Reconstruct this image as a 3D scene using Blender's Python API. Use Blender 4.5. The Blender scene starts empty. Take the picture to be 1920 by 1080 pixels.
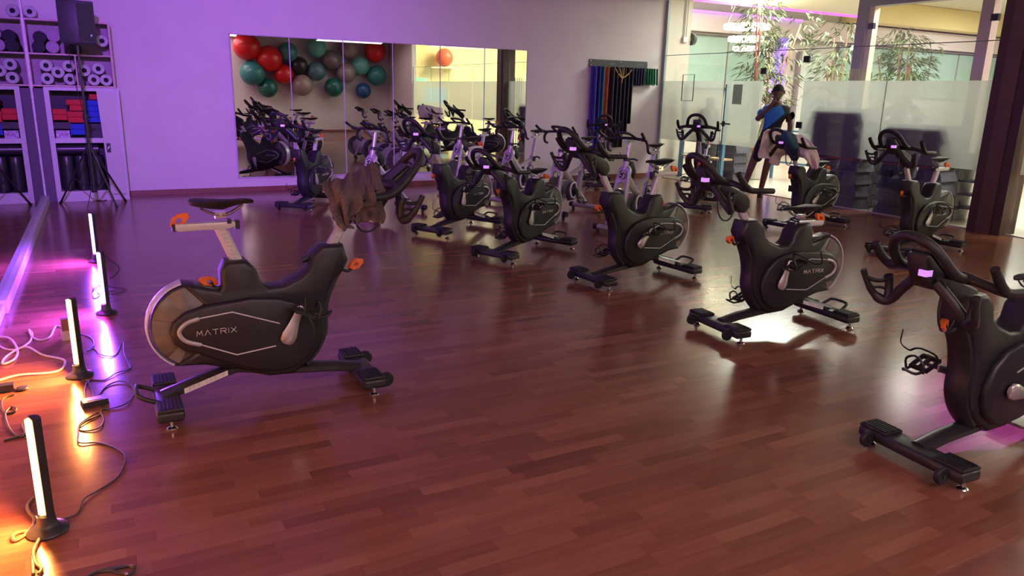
import bpy, bmesh, math, random
from mathutils import Vector, Matrix
random.seed(7)
C = bpy.context.scene.collection
PI = math.pi
cos, sin, rad = math.cos, math.sin, math.radians

# ------------------------------------------------------------------ camera, world, exposure
EYE = Vector((0, 0, 1.6)); FPX = 1403.0
def _rot(yaw, pit, rol):
    f = Vector((sin(yaw)*cos(pit), cos(yaw)*cos(pit), -sin(pit)))
    r = Vector((cos(yaw), -sin(yaw), 0)); d = f.cross(r)
    c, s = cos(rol), sin(rol)
    return c*r + s*d, -s*r + c*d, f
CR, CD, CF = _rot(rad(28.567), rad(14.658), rad(-1.441))
cam = bpy.data.objects.new('camera', bpy.data.cameras.new('camera')); C.objects.link(cam)
M = Matrix((CR, -CD, -CF)).transposed().to_4x4(); M.translation = EYE
cam.matrix_world = M
cam.data.sensor_width = 36; cam.data.lens = FPX/1920*36; cam.data.clip_start = .05; cam.data.clip_end = 200
sc = bpy.context.scene; sc.camera = cam
sc.view_settings.view_transform = 'Standard'; sc.view_settings.look = 'None'
sc.view_settings.gamma = 1; sc.view_settings.use_curve_mapping = False
sc.view_settings.exposure = 0.0
sc.cycles.use_denoising = True
sc.cycles.max_bounces = 10; sc.cycles.diffuse_bounces = 4; sc.cycles.glossy_bounces = 5
sc.cycles.transmission_bounces = 6; sc.cycles.transparent_max_bounces = 16
sc.cycles.sample_clamp_indirect = 4; sc.cycles.caustics_refractive = False
w = bpy.data.worlds.new('world'); sc.world = w; w.use_nodes = True
w.node_tree.nodes['Background'].inputs[0].default_value = (.02, .02, .03, 1)
w.node_tree.nodes['Background'].inputs[1].default_value = 1.0

def area(name, loc, target, size, power, col, sy=None, spread=180):
    l = bpy.data.lights.new(name, 'AREA'); l.energy = power; l.color = col; l.size = size
    if sy: l.shape = 'RECTANGLE'; l.size_y = sy
    l.spread = rad(spread)
    o = bpy.data.objects.new(name, l); C.objects.link(o); o.location = loc
    d = Vector(target) - Vector(loc); o.rotation_euler = d.to_track_quat('-Z', 'Y').to_euler()
    return o
def point(name, loc, power, col, r=.02):
    l = bpy.data.lights.new(name, 'POINT'); l.energy = power; l.color = col; l.shadow_soft_size = r
    o = bpy.data.objects.new(name, l); C.objects.link(o); o.location = loc; return o
def spot(name, loc, target, power, col, ang, blend=.6, r=.06):
    l = bpy.data.lights.new(name, 'SPOT'); l.energy = power; l.color = col; l.spot_size = rad(ang); l.spot_blend = blend; l.shadow_soft_size = r
    o = bpy.data.objects.new(name, l); C.objects.link(o); o.location = loc
    d = Vector(target) - Vector(loc); o.rotation_euler = d.to_track_quat('-Z', 'Y').to_euler(); return o
ROOM_FILL = [(.7, -1.2), (3.0, -1.2), (7.9, -1.2), (3.0, -3.2)]          # added fill panels on the ceiling behind the camera, no such lamps seen
for (x, y), p in zip(ROOM_FILL, (120, 110, 50, 100)):
    area('added_fill_light', (x, y, 3.34), (x, y+.6, 0), 2.3, p, (1, .72, .8))
LOBBY_LIGHTS = [(11.9, 10.6, 95), (12.2, 7.4, 80), (12.2, 4.2, 75), (12.2, .2, 80), (13.0, 13.8, 32), (17.5, 13.0, 62), (17.5, 8.5, 60), (23.5, 12.5, 90), (23.5, 7.5, 75)]
for x, y, p in LOBBY_LIGHTS:
    area('lobby_ceiling_light', (x, y, 3.55 if x < 12.6 else 4.05 if y > 13.5 else 4.35), (x, y, 0), 1.4, p*2.5, (1, .96, .86))
area('lobby_warm_light', (13.5, -3.0, 4.3), (12.5, -5.5, 1.5), 1.5, 600, (1, .88, .5))
area('lobby_warm_light', (16.0, -1.5, 4.2), (15.5, -5.5, 1.5), 1.5, 420, (1, .93, .75))
spot('added_spotlight_beam', (-.35, 3.2, 3.16), (1.2, 12.26, 1.75), 2300, (.38, .11, 1), 60, .9)  # added unseen spot, washes the left of the back wall violet
spot('added_spotlight_beam', (.25, 3.2, 3.16), (4.6, 12.26, 1.9), 750, (.55, .18, 1), 60, .95)  # second added spot, carries the violet wash further along the wall

spot('added_spotlight_beam', (6.1, 3.4, 3.1), (4.25, 1.85, 0), 2400, (.42, .1, 1), 26, .9)  # added unseen spot for the violet floor patch by the nearest bike

spot('added_spotlight_beam', (-.4, 6.4, 3.1), (9.9, 8.1, 1.2), 950, (.3, .1, 1), 30, .9)  # added unseen spot, tints the frosted glass and bike fronts violet

# ------------------------------------------------------------------ materials (all node based)
def lin(h):
    if isinstance(h, str):
        h = h.lstrip('#'); v = [int(h[i:i+2], 16)/255 for i in (0, 2, 4)]
        return tuple(x/12.92 if x <= .04045 else ((x+.055)/1.055)**2.4 for x in v)
    return tuple(h)
_m = {}
def mat(name, col, rough=.5, metal=0, var=.12, scale=40, bump=0, emit=None, est=0, spec=.5, coat=0, alpha=None):
    if name in _m: return _m[name]
    m = bpy.data.materials.new(name); m.use_nodes = True; nt = m.node_tree; b = nt.nodes['Principled BSDF']
    c = lin(col)
    tc = nt.nodes.new('ShaderNodeTexCoord'); nz = nt.nodes.new('ShaderNodeTexNoise'); nz.inputs['Scale'].default_value = scale; nz.inputs['Detail'].default_value = 3
    nt.links.new(tc.outputs['Object'], nz.inputs['Vector'])
    rp = nt.nodes.new('ShaderNodeValToRGB'); e = rp.color_ramp.elements
    e[0].position = .3; e[1].position = .7
    e[0].color = tuple(x*(1-var) for x in c)+(1,); e[1].color = tuple(min(1, x*(1+var)) for x in c)+(1,)
    nt.links.new(nz.outputs['Fac'], rp.inputs[0]); nt.links.new(rp.outputs[0], b.inputs['Base Color'])
    b.inputs['Roughness'].default_value = rough; b.inputs['Metallic'].default_value = metal
    b.inputs['Specular IOR Level'].default_value = spec; b.inputs['Coat Weight'].default_value = coat
    if bump:
        bp = nt.nodes.new('ShaderNodeBump'); bp.inputs['Strength'].default_value = bump; bp.inputs['Distance'].default_value = .004
        nt.links.new(nz.outputs['Fac'], bp.inputs['Height']); nt.links.new(bp.outputs[0], b.inputs['Normal'])
    if emit:
        b.inputs['Emission Color'].default_value = lin(emit)+(1,); b.inputs['Emission Strength'].default_value = est
    if alpha is not None: b.inputs['Alpha'].default_value = alpha
    _m[name] = m; return m
def glassmat(name, tint, refl=.06):
    m = bpy.data.materials.new(name); m.use_nodes = True; nt = m.node_tree; nt.nodes.clear()
    o = nt.nodes.new('ShaderNodeOutputMaterial'); mx = nt.nodes.new('ShaderNodeMixShader'); t = nt.nodes.new('ShaderNodeBsdfTransparent'); g = nt.nodes.new('ShaderNodeBsdfGlossy')
    fc = nt.nodes.new('ShaderNodeLayerWeight'); fc.inputs[0].default_value = .5
    pw = nt.nodes.new('ShaderNodeMath'); pw.operation = 'POWER'; pw.inputs[1].default_value = 4.5; nt.links.new(fc.outputs['Facing'], pw.inputs[0])
    lw = nt.nodes.new('ShaderNodeMath'); lw.operation = 'MULTIPLY_ADD'; lw.inputs[1].default_value = .8; lw.inputs[2].default_value = refl; nt.links.new(pw.outputs[0], lw.inputs[0])
    t.inputs[0].default_value = tint+(1,); g.inputs['Roughness'].default_value = .01; g.inputs[0].default_value = (1, 1, 1, 1)
    nt.links.new(lw.outputs[0], mx.inputs[0]); nt.links.new(t.outputs[0], mx.inputs[1]); nt.links.new(g.outputs[0], mx.inputs[2]); nt.links.new(mx.outputs[0], o.inputs[0])
    return m
def frostmat(name, k=1):
    m = bpy.data.materials.new(name); m.use_nodes = True; nt = m.node_tree; nt.nodes.clear()
    o = nt.nodes.new('ShaderNodeOutputMaterial'); t = nt.nodes.new('ShaderNodeBsdfTransparent'); d = nt.nodes.new('ShaderNodeBsdfDiffuse'); tr = nt.nodes.new('ShaderNodeBsdfTranslucent')
    nz = nt.nodes.new('ShaderNodeTexNoise'); nz.inputs['Scale'].default_value = 9
    rp = nt.nodes.new('ShaderNodeValToRGB'); rp.color_ramp.elements[0].color = (.36*k, .38*k, .35*k, 1); rp.color_ramp.elements[1].color = (.4*k, .42*k, .39*k, 1)
    nt.links.new(nz.outputs['Fac'], rp.inputs[0]); nt.links.new(rp.outputs[0], tr.inputs[0]); d.inputs[0].default_value = (.42, .42, .44, 1)
    t.inputs[0].default_value = (.95, .97, .95, 1)
    a = nt.nodes.new('ShaderNodeMixShader'); a.inputs[0].default_value = .3; nt.links.new(tr.outputs[0], a.inputs[1]); nt.links.new(d.outputs[0], a.inputs[2])
    b = nt.nodes.new('ShaderNodeMixShader'); b.inputs[0].default_value = .17; nt.links.new(a.outputs[0], b.inputs[1]); nt.links.new(t.outputs[0], b.inputs[2])
    nt.links.new(b.outputs[0], o.inputs[0]); return m
def mirrormat():
    m = bpy.data.materials.new('mirror_silver'); m.use_nodes = True; nt = m.node_tree; nt.nodes.clear()
    o = nt.nodes.new('ShaderNodeOutputMaterial'); g = nt.nodes.new('ShaderNodeBsdfGlossy'); g.inputs['Roughness'].default_value = 0
    nz = nt.nodes.new('ShaderNodeTexNoise'); nz.inputs['Scale'].default_value = 2
    rp = nt.nodes.new('ShaderNodeValToRGB'); rp.color_ramp.elements[0].color = (.78, .79, .78, 1); rp.color_ramp.elements[1].color = (.84, .85, .84, 1)
    nt.links.new(nz.outputs['Fac'], rp.inputs[0]); nt.links.new(rp.outputs[0], g.inputs[0]); nt.links.new(g.outputs[0], o.inputs[0]); return m
def woodfloor(name, use_obj):
    m = bpy.data.materials.new(name); m.use_nodes = True; nt = m.node_tree; b = nt.nodes['Principled BSDF']
    ge = nt.nodes.new('ShaderNodeNewGeometry'); mp = nt.nodes.new('ShaderNodeMapping'); mp.inputs['Scale'].default_value = (2.2, 26, 1)
    nt.links.new(ge.outputs['Position'], mp.inputs['Vector'])
    if use_obj:
        at = nt.nodes.new('ShaderNodeObjectInfo'); src = at.outputs['Color']
    else:
        at = nt.nodes.new('ShaderNodeAttribute'); at.attribute_name = 'tone'; src = at.outputs['Color']
    sep = nt.nodes.new('ShaderNodeSeparateColor'); nt.links.new(src, sep.inputs[0])
    add = nt.nodes.new('ShaderNodeVectorMath'); add.operation = 'ADD'; nt.links.new(mp.outputs[0], add.inputs[0])
    cmb = nt.nodes.new('ShaderNodeCombineXYZ'); mu = nt.nodes.new('ShaderNodeMath'); mu.operation = 'MULTIPLY'; mu.inputs[1].default_value = 40
    nt.links.new(sep.outputs[1], mu.inputs[0]); nt.links.new(mu.outputs[0], cmb.inputs[2]); nt.links.new(cmb.outputs[0], add.inputs[1])
    nz = nt.nodes.new('ShaderNodeTexNoise'); nz.inputs['Scale'].default_value = 1.6; nz.inputs['Detail'].default_value = 5; nz.inputs['Distortion'].default_value = .6
    nt.links.new(add.outputs[0], nz.inputs['Vector'])
    rp = nt.nodes.new('ShaderNodeValToRGB'); e = rp.color_ramp.elements
    e[0].position = .15; e[0].color = (.115, .039, .022, 1); e[1].position = .9; e[1].color = (.31, .135, .08, 1)
    mid = rp.color_ramp.elements.new(.5); mid.color = (.2, .075, .044, 1)
    mm = nt.nodes.new('ShaderNodeMath'); mm.operation = 'MULTIPLY_ADD'; mm.inputs[1].default_value = .34
    nt.links.new(nz.outputs['Fac'], mm.inputs[0])
    m2 = nt.nodes.new('ShaderNodeMath'); m2.operation = 'MULTIPLY_ADD'; m2.inputs[1].default_value = .52; m2.inputs[2].default_value = .08
    nt.links.new(sep.outputs[0], m2.inputs[0]); nt.links.new(m2.outputs[0], mm.inputs[2])
    nt.links.new(mm.outputs[0], rp.inputs[0]); nt.links.new(rp.outputs[0], b.inputs['Base Color'])
    b.inputs['Roughness'].default_value = .19
    b.inputs['Specular IOR Level'].default_value = .5
    return m
def ledmat(name, low, high, z0, z1, st):
    m = bpy.data.materials.new(name); m.use_nodes = True; nt = m.node_tree; nt.nodes.clear()
    o = nt.nodes.new('ShaderNodeOutputMaterial'); e = nt.nodes.new('ShaderNodeEmission'); e.inputs[1].default_value = st
    ge = nt.nodes.new('ShaderNodeNewGeometry'); s = nt.nodes.new('ShaderNodeSeparateXYZ'); nt.links.new(ge.outputs['Position'], s.inputs[0])
    r = nt.nodes.new('ShaderNodeMapRange'); r.inputs[1].default_value = z0; r.inputs[2].default_value = z1; nt.links.new(s.outputs[2], r.inputs[0])
    rp = nt.nodes.new('ShaderNodeValToRGB'); rp.color_ramp.elements[0].color = low+(1,); rp.color_ramp.elements[1].color = high+(1,); rp.color_ramp.elements[1].position = .35
    nt.links.new(r.outputs[0], rp.inputs[0]); nt.links.new(rp.outputs[0], e.inputs[0]); nt.links.new(e.outputs[0], o.inputs[0]); return m

WALL = mat('wall_paint', (.66, .62, .6), .75, var=.03, scale=3)
WHITE = mat('white_paint', (.72, .7, .66), .6, var=.03, scale=4)
BLK = mat('black_plastic', (.018, .018, .021), .42, var=.2)
BLKM = mat('black_frame_paint', (.022, .022, .025), .34, var=.2)
SHR = mat('charcoal_shroud_plastic', (.014, .013, .017), .42, var=.15)
RUB = mat('black_rubber', (.012, .012, .013), .55, var=.3, scale=120, bump=.1)
SILV = mat('silver_paint', (.62, .6, .6), .38, .25, var=.05)
CHROME = mat('chrome', (.75, .75, .78), .14, 1, var=.05)
ALU = mat('brushed_aluminium', (.6, .58, .56), .33, .7, var=.08, scale=90)
ORG = mat('orange_plastic', (.85, .17, .03), .35, var=.1)
GREYP = mat('grey_trim', (.42, .41, .4), .4, .2, var=.06)
FLY = mat('flywheel_steel', (.11, .105, .1), .38, .3, var=.25, scale=14)
FLYL = mat('flywheel_light_sector', (.2, .175, .145), .42, .2, var=.12, scale=14)
RING = mat('flywheel_rim', (.78, .77, .8), .3, .3, var=.05)
SBIKE = mat('pale_silver_bike_paint', (.5, .48, .5), .34, .35, var=.06)
STICK = mat('white_sticker', (.75, .72, .68), .5, var=.08)
MIR = mirrormat(); GLS = glassmat('clear_glass', (.95, .98, .965), .035); FROST = frostmat('frosted_film')
PLK = woodfloor('parquet_strip', True); PLKS = woodfloor('parquet_field', False)
BROWN = mat('brown_steel_paint', (.06, .03, .028), .45, var=.1)
TEAL = mat('teal_glazing', (.42, .62, .58), .18, var=.08, scale=1.2)
LTRIM = mat('led_pink_cove', (.9, .2, .9), .5, emit=(1, .1, .95), est=1.6)

# ------------------------------------------------------------------ mesh helper
class MB:
    def __init__(s): s.v = []; s.f = []
    def add(s, vs, fs):
        k = len(s.v); s.v += [tuple(p) for p in vs]; s.f += [tuple(i+k for i in f) for f in fs]; return s
    def box(s, c, d, rot=None, taper=None):
        x, y, z = d[0]/2, d[1]/2, d[2]/2; t = taper or (1, 1)
        vs = [Vector(p) for p in ((-x, -y, -z), (x, -y, -z), (x, y, -z), (-x, y, -z), (-x*t[0], -y*t[1], z), (x*t[0], -y*t[1], z), (x*t[0], y*t[1], z), (-x*t[0], y*t[1], z))]
        if rot: vs = [rot @ p for p in vs]
        c = Vector(c)
        return s.add([p+c for p in vs], [(3, 2, 1, 0), (4, 5, 6, 7), (0, 1, 5, 4), (1, 2, 6, 5), (2, 3, 7, 6), (3, 0, 4, 7)])
    def tube(s, pts, r, n=8, closed=False, sq=None, cap=True):
        pts = [Vector(p) for p in pts]; k = len(pts)
        rs = r if isinstance(r, (list, tuple)) else [r]*k
        T = []
        for i in range(k):
            a = pts[(i-1) % k] if (closed or i > 0) else pts[i]; b = pts[(i+1) % k] if (closed or i < k-1) else pts[i]
            t = (b-a); T.append(t.normalized() if t.length > 1e-9 else Vector((0, 0, 1)))
        up = Vector((0, 0, 1)) if abs(T[0].z) < .9 else Vector((1, 0, 0))
        N = (up - T[0]*up.dot(T[0])).normalized(); vs = []; fs = []
        for i in range(k):
            N = (N - T[i]*N.dot(T[i])).normalized(); B = T[i].cross(N)
            for j in range(n):
                a = 2*PI*(j+.5)/n; ca, sa = cos(a), sin(a)
                if sq: ca *= sq[0]; sa *= sq[1]
                vs.append(pts[i] + (N*ca + B*sa)*rs[i])
        for i in range(k if closed else k-1):
            for j in range(n):
                a, b = i*n+j, i*n+(j+1) % n; c, d = ((i+1) % k)*n+(j+1) % n, ((i+1) % k)*n+j
                fs.append((a, b, c, d))
        if not closed and cap: fs += [tuple(range(n))[::-1], tuple((k-1)*n+j for j in range(n))]
        return s.add(vs, fs)
    def bar(s, p0, p1, w, h): return s.tube([p0, p1], 1, 4, sq=(h/1.41421, w/1.41421))
    def cyl(s, p0, p1, r, n=16, r1=None): return s.tube([p0, p1], [r, r1 if r1 is not None else r], n)
    def prism(s, poly, y0, y1, bev=.0, axis='y'):
        """outline in (x, z), extruded along y from y0 to y1 with chamfered rims"""
        n = len(poly); A = sum(poly[i][0]*poly[(i+1) % n][1]-poly[(i+1) % n][0]*poly[i][1] for i in range(n))
        if A < 0: poly = poly[::-1]
        def inset(d):
            out = []
            for i in range(n):
                p, q, r_ = poly[i-1], poly[i], poly[(i+1) % n]
                a = Vector((q[0]-p[0], q[1]-p[1])); b = Vector((r_[0]-q[0], r_[1]-q[1]))
                a.normalize(); b.normalize(); na = Vector((-a.y, a.x)); nb = Vector((-b.y, b.x)); m = na+nb
                if m.length < .2: m = na
                m.normalize(); k = d/max(.45, m.dot(na)); out.append((q[0]+m.x*k, q[1]+m.y*k))
            return out
        rings = []
        lo, hi = min(y0, y1), max(y0, y1)
        if bev:
            i1 = inset(bev); i2 = inset(bev*.3)
            rings = [(i1, lo), (i2, lo+bev*.3), (poly, lo+bev), (poly, hi-bev), (i2, hi-bev*.3), (i1, hi)]
        else: rings = [(poly, lo), (poly, hi)]
        vs = []; fs = []
        for pl, y in rings:
            for p in pl:
                vs.append((p[0], y, p[1]) if axis == 'y' else ((p[0], p[1], y) if axis == 'z' else (y, p[0], p[1])))
        flip = axis != 'y'
        for k in range(len(rings)-1):
            for i in range(n):
                f = (k*n+i, (k+1)*n+i, (k+1)*n+(i+1) % n, k*n+(i+1) % n)
                fs.append(f[::-1] if flip else f)
        a, b = tuple(range(n)), tuple((len(rings)-1)*n+i for i in range(n))[::-1]
        fs += [a[::-1], b[::-1]] if flip else [a, b]
        return s.add(vs, fs)
    def lathe(s, prof, c=(0, 0, 0), n=20, axis='z', cap=True):
        vs = []; fs = []; k = len(prof); c = Vector(c)
        for r, z in prof:
            for j in range(n):
                a = 2*PI*j/n; p = (r*cos(a), r*sin(a), z)
                if axis == 'y': p = (p[0], -p[2], p[1]) if False else (r*cos(a), z, r*sin(a))
                if axis == 'x': p = (z, r*cos(a), r*sin(a))
                vs.append(Vector(p)+c)
        for i in range(k-1):
            for j in range(n): fs.append((i*n+j, i*n+(j+1) % n, (i+1)*n+(j+1) % n, (i+1)*n+j))
        if cap: fs += [tuple(range(n))[::-1], tuple((k-1)*n+j for j in range(n))]
        return s.add(vs, fs)
    def sphere(s, c, r, n=20, m=12, sc=(1, 1, 1)):
        vs = []; fs = []; c = Vector(c)
        for i in range(m+1):
            th = PI*i/m; q = max(sin(th), 1e-4)
            for j in range(n):
                a = 2*PI*j/n; vs.append(c+Vector((r*q*cos(a)*sc[0], r*q*sin(a)*sc[1], -r*cos(th)*sc[2])))
        for i in range(m):
            for j in range(n): fs.append((i*n+j, i*n+(j+1) % n, (i+1)*n+(j+1) % n, (i+1)*n+j))
        return s.add(vs, fs)
    def mesh(s, name, m, smooth=True, fixn=True):
        me = bpy.data.meshes.new(name); me.from_pydata(s.v, [], s.f); me.update()
        if fixn:
            bm = bmesh.new(); bm.from_mesh(me); bmesh.ops.recalc_face_normals(bm, faces=bm.faces); bm.to_mesh(me); bm.free()
        me.materials.append(m)
        if smooth:
            me.polygons.foreach_set('use_smooth', [True]*len(me.polygons))
            try: me.set_sharp_from_angle(angle=rad(50))
            except Exception: pass
        return me
    def build(s, name, m, parent=None, smooth=True, loc=None):
        return link(name, s.mesh(name, m, smooth), parent, loc)
def link(name, me, parent=None, loc=None, rot=None):
    o = bpy.data.objects.new(name, me); C.objects.link(o)
    if parent: o.parent = parent
    if loc is not None: o.location = loc
    if rot is not None: o.rotation_euler = rot
    return o
def tag(o, label, cat, group=None):
    o['label'] = label; o['category'] = cat
    if group: o['group'] = group
    return o
def thing(name, label, cat, loc=(0, 0, 0), rz=0, group=None):
    o = bpy.data.objects.new(name, None); C.objects.link(o); o.location = loc; o.rotation_euler = (0, 0, rz); o.empty_display_size = .1
    return tag(o, label, cat, group)
def struct(o): o['kind'] = 'structure'; return o
def stuff(o): o['kind'] = 'stuff'; return o
_cache = {}
def part(key, fn, name, m, parent, smooth=True):
    """shared mesh, one object per copy"""
    if key not in _cache: _cache[key] = fn().mesh(name, m, smooth)
    return link(name, _cache[key], parent)
def spline(pts, k=6, closed=False):
    P = [Vector(p) for p in pts]; n = len(P); out = []
    for i in range(n if closed else n-1):
        p0 = P[(i-1) % n] if (closed or i > 0) else P[0]; p1 = P[i]; p2 = P[(i+1) % n]; p3 = P[(i+2) % n] if (closed or i+2 < n) else P[-1]
        for j in range(k):
            t = j/k; out.append(.5*((2*p1)+(p2-p0)*t+(2*p0-5*p1+4*p2-p3)*t*t+(3*p1-p0-3*p2+p3)*t**3))
    if not closed: out.append(P[-1])
    return out
def pray(x, y): return CR*((x-960)/FPX) + CD*((y-540)/FPX) + CF
def onfloor(x, y, z=0.0):
    d = pray(x, y); t = (z-EYE.z)/d.z; return EYE+d*t
def proj(p):
    q = Vector(p)-EYE; z = q.dot(CF)
    return (960+FPX*q.dot(CR)/z, 540+FPX*q.dot(CD)/z) if z > .05 else None

# ------------------------------------------------------------------ the room
XL, XR, YB, YF, ZC = -.76, 9.97, 12.26, -4.05, 3.4
def slab(name, c, d, m, parent=None): return struct(MB().box(c, d).build(name, m, parent, False))
floor = slab('floor', (4.6, 4.1, -.06), (10.9, 16.5, .1), mat('subfloor_wood', (.17, .06, .042), .28, var=.15, scale=8))
ROW = .0665; L3 = []
ry = 1.30; k = 0
while ry < YB:
    x = XL + random.uniform(-.4, 0)
    while x < XR:
        L_ = random.choice((.28, .36, .42, .48, .55)) * random.uniform(.9, 1.1)
        a, b = max(x, XL+.01), min(x+L_, XR-.02)
        if b-a > .03: L3.append((a, b, ry, min(ry+ROW, YB-.001), min(1, max(0, random.gauss(.5, .19))), random.random()))
        x += L_
    ry += ROW; k += 1
def px_area(q):
    P = [proj((q[0], q[2], 0)), proj((q[1], q[2], 0)), proj((q[1], q[3], 0)), proj((q[0], q[3], 0))]
    if None in P: return 0
    if not any(0 <= p[0] <= 1920 and 0 <= p[1] <= 1080 for p in P): return 0
    P = [(min(1920, max(0, p[0])), min(1080, max(0, p[1]))) for p in P]
    return abs(sum(P[i-1][0]*P[i][1]-P[i][0]*P[i-1][1] for i in range(4)))/2
L3.sort(key=px_area, reverse=True)
plank_me = MB().box((0, 0, -.005), (1, 1, .01)).mesh('plank', PLK, False)
for a, b, y0, y1, t, u in L3[:300]:
    o = link('plank', plank_me, floor, ((a+b)/2, (y0+y1)/2, 0))
    o.scale = (b-a-.0005, y1-y0-.0004, 1); o.color = (t, u, 0, 1)
mb = MB(); tones = []
for a, b, y0, y1, t, u in L3[300:]:
    mb.box(((a+b)/2, (y0+y1)/2, -.005), (b-a-.0005, y1-y0-.0004, .01)); tones += [(t, u, 0, 1)]*6
me = mb.mesh('plank', PLKS, False, False)
at = me.color_attributes.new('tone', 'FLOAT_COLOR', 'CORNER')
flat = []
for i, p in enumerate(me.polygons): flat += list(tones[i])*p.loop_total
at.data.foreach_set('color', flat)
stuff(link('plank', me, floor))
slab('wall_back', (4.6, YB+.1, 1.7), (10.72, .2, 3.6), WALL)
slab('wall_left', (XL-.1, 4.1, 1.7), (.2, 16.5, 3.6), WALL)
wf = slab('wall_front', (4.6, YF-.1, 1.7), (10.9, .2, 3.6), WALL)
slab('ceiling', (4.6, 4.1, ZC+.06), (10.9, 16.5, .1), WHITE)
slab('wall_right', (XR+.02, -2.8, 1.7), (.16, 2.5, 3.4), WALL)
BASE = mat('baseboard_wood', (.2, .075, .05), .4, var=.15, scale=20)
slab('baseboard_back', (5.1, YB-.009, .036), (9.7, .018, .072), BASE)
slab('baseboard_front', (4.6, YF+.009, .036), (10.7, .018, .072), BASE)
# base ledge below the left mirror
LED = mat('ledge_paint', (.5, .47, .5), .45, var=.06)
slab('baseboard_left', (XL+.026, 9.0, .047), (.052, 5.7, .094), LED)
slab('baseboard_left', (XL+.016, 4.3, .035), (.032, 3.7, .07), LED)
# left wall mirror
lm = bpy.data.objects.new('wall_left_mirror', None); C.objects.link(lm); struct(lm)
ys = [2.0, 3.75, 5.35, 6.97, 8.6, 10.22, 11.84]
for i in range(6):
    MB().box((XL+.004, (ys[i]+ys[i+1])/2, 1.5), (.008, ys[i+1]-ys[i]-.004, 2.85)).build('mirror_panel', MIR, lm, False)
MB().box((XL+.01, 11.85, 1.5), (.02, .022, 2.85)).build('edge_trim', mat('mirror_edge_trim', (.7, .68, .7), .4), lm, False)
# back wall mirror of six panels
wm = thing('wall_mirror', 'wide wall mirror of six panels on the back wall', 'mirror', (1.81, YB, .22))
xs = [0, .857, 1.694, 2.517, 3.36, 4.197, 5.042]
TRM = mat('mirror_trim', (.5, .47, .5), .75)
for i in range(6):
    MB().box(((xs[i]+xs[i+1])/2, -.012, 1.055), (xs[i+1]-xs[i]-.006, .012, 2.1)).build('mirror_panel', MIR, wm, False)
for i in range(1, 6): MB().box((xs[i], -.014, 1.055), (.012, .02, 2.1)).build('joint_strip', TRM, wm, False)
f_ = MB()
f_.box((2.52, -.012, 2.112), (5.07, .024, .014)); f_.box((2.52, -.012, -.002), (5.07, .024, .014)); f_.box((-.008, -.012, 1.055), (.014, .024, 2.12)); f_.box((5.05, -.012, 1.055), (.014, .024, 2.12))
stuff(f_.build('frame', TRM, wm, False))
for (x, y), wd_ in zip(ROOM_FILL, ('nearest the left mirror', 'in the middle of the room front', 'nearest the glass wall', 'closest to the wall with the balls')):
    t = thing('added_fill_panel', 'square added fill light panel '+wd_, 'ceiling light', (x, y, 3.37), 0, 'added ceiling fill panels')
    MB().box((0, 0, .012), (1.2, 1.2, .03)).build('frame', WHITE, t, False)
for x, y, lab in ((-.35, 3.1, 'added black spotlight on the ceiling, the one nearer the left mirror'), (.25, 3.1, 'added black spotlight on the ceiling, the one farther from the left mirror'), (-.42, 6.4, 'added black spotlight on the ceiling, farthest along the left mirror'), (6.12, 3.5, 'added black spotlight on the ceiling above the front right bikes')):
    t = thing('added_spotlight', lab, 'spotlight', (x, y, 3.4))  # housings for the added spots, out of view
    MB().lathe([(.05, -.3), (.07, -.28), (.09, -.1), (.085, -.08)], n=16).build('housing', BLK, t)
    MB().tube([(-.1, 0, -.18), (-.1, 0, -.02), (.1, 0, -.02), (.1, 0, -.18)], .01, 6).build('yoke', BLK, t)

# ------------------------------------------------------------------ glass partition on the right, with frosted band
def empty(name, loc=(0, 0, 0)):
    o = bpy.data.objects.new(name, None); C.objects.link(o); o.location = loc; o.empty_display_size = .1; return o
gp = struct(empty('wall_glass'))
ZT, ZF0, ZF1 = 2.375, .765, 1.89
STEEL = mat('clamp_metal', (.03, .03, .03), .35, .4)
EDGE = mat('glass_edge', (.16, .26, .22), .3, var=.05)
def pane(y0, y1, x=XR, par=None, top=True, frost=True):
    par = par or gp
    MB().box((x, (y0+y1)/2, ZT/2), (.01, y1-y0-.006, ZT-.004)).build('pane', GLS, par, False)
    if frost: MB().add([(x-.008, y0+.004, ZF0), (x-.008, y1-.004, ZF0), (x-.008, y1-.004, ZF1), (x-.008, y0+.004, ZF1)], [(0, 1, 2, 3)]).build('frosted_film', FROST, par, False)
    if top: MB().box((x, (y0+y1)/2, (ZT+ZC)/2+.01), (.01, y1-y0-.006, ZC-ZT-.02)).build('pane', GLS, par, False)
    if frost: MB().box((x, y0, ZT/2), (.0105, .006, ZT)).build('pane_edge', EDGE, par, False)
for a, b in ((10.5, 12.2), (7.25, 8.72), (5.72, 7.24), (3.4, 5.23), (1.6, 3.39), (.1, 1.59), (-1.54, .09)): pane(a, b)
pane(9.62, 10.49, frost=False)
MB().box((XR, 9.17, (ZT+ZC)/2+.01), (.01, .89, ZC-ZT-.02)).build('pane', GLS, gp, False)
MB().box((XR, 8.97, ZT), (.014, 6.5, .012)).build('joint_rail', EDGE, gp, False)
MB().box((XR, 1.85, ZT), (.014, 6.8, .012)).build('joint_rail', EDGE, gp, False)
MB().box((XR, 5.4, .006), (.03, 13.5, .012)).build('floor_channel', ALU, gp, False)
MB().box((XR, 12.225, 1.7), (.05, .07, 3.38)).build('end_post', mat('green_glass_edge', (.32, .4, .36), .35, var=.05), gp, False)
for y, z in ((8.72, 2.22), (8.72, 1.2), (8.72, .17), (9.6, 2.05), (7.0, 1.02), (7.02, .6)):
    MB().box((XR-.004, y, z), (.03, .11, .1)).build('clamp', STEEL, gp, False)
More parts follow.
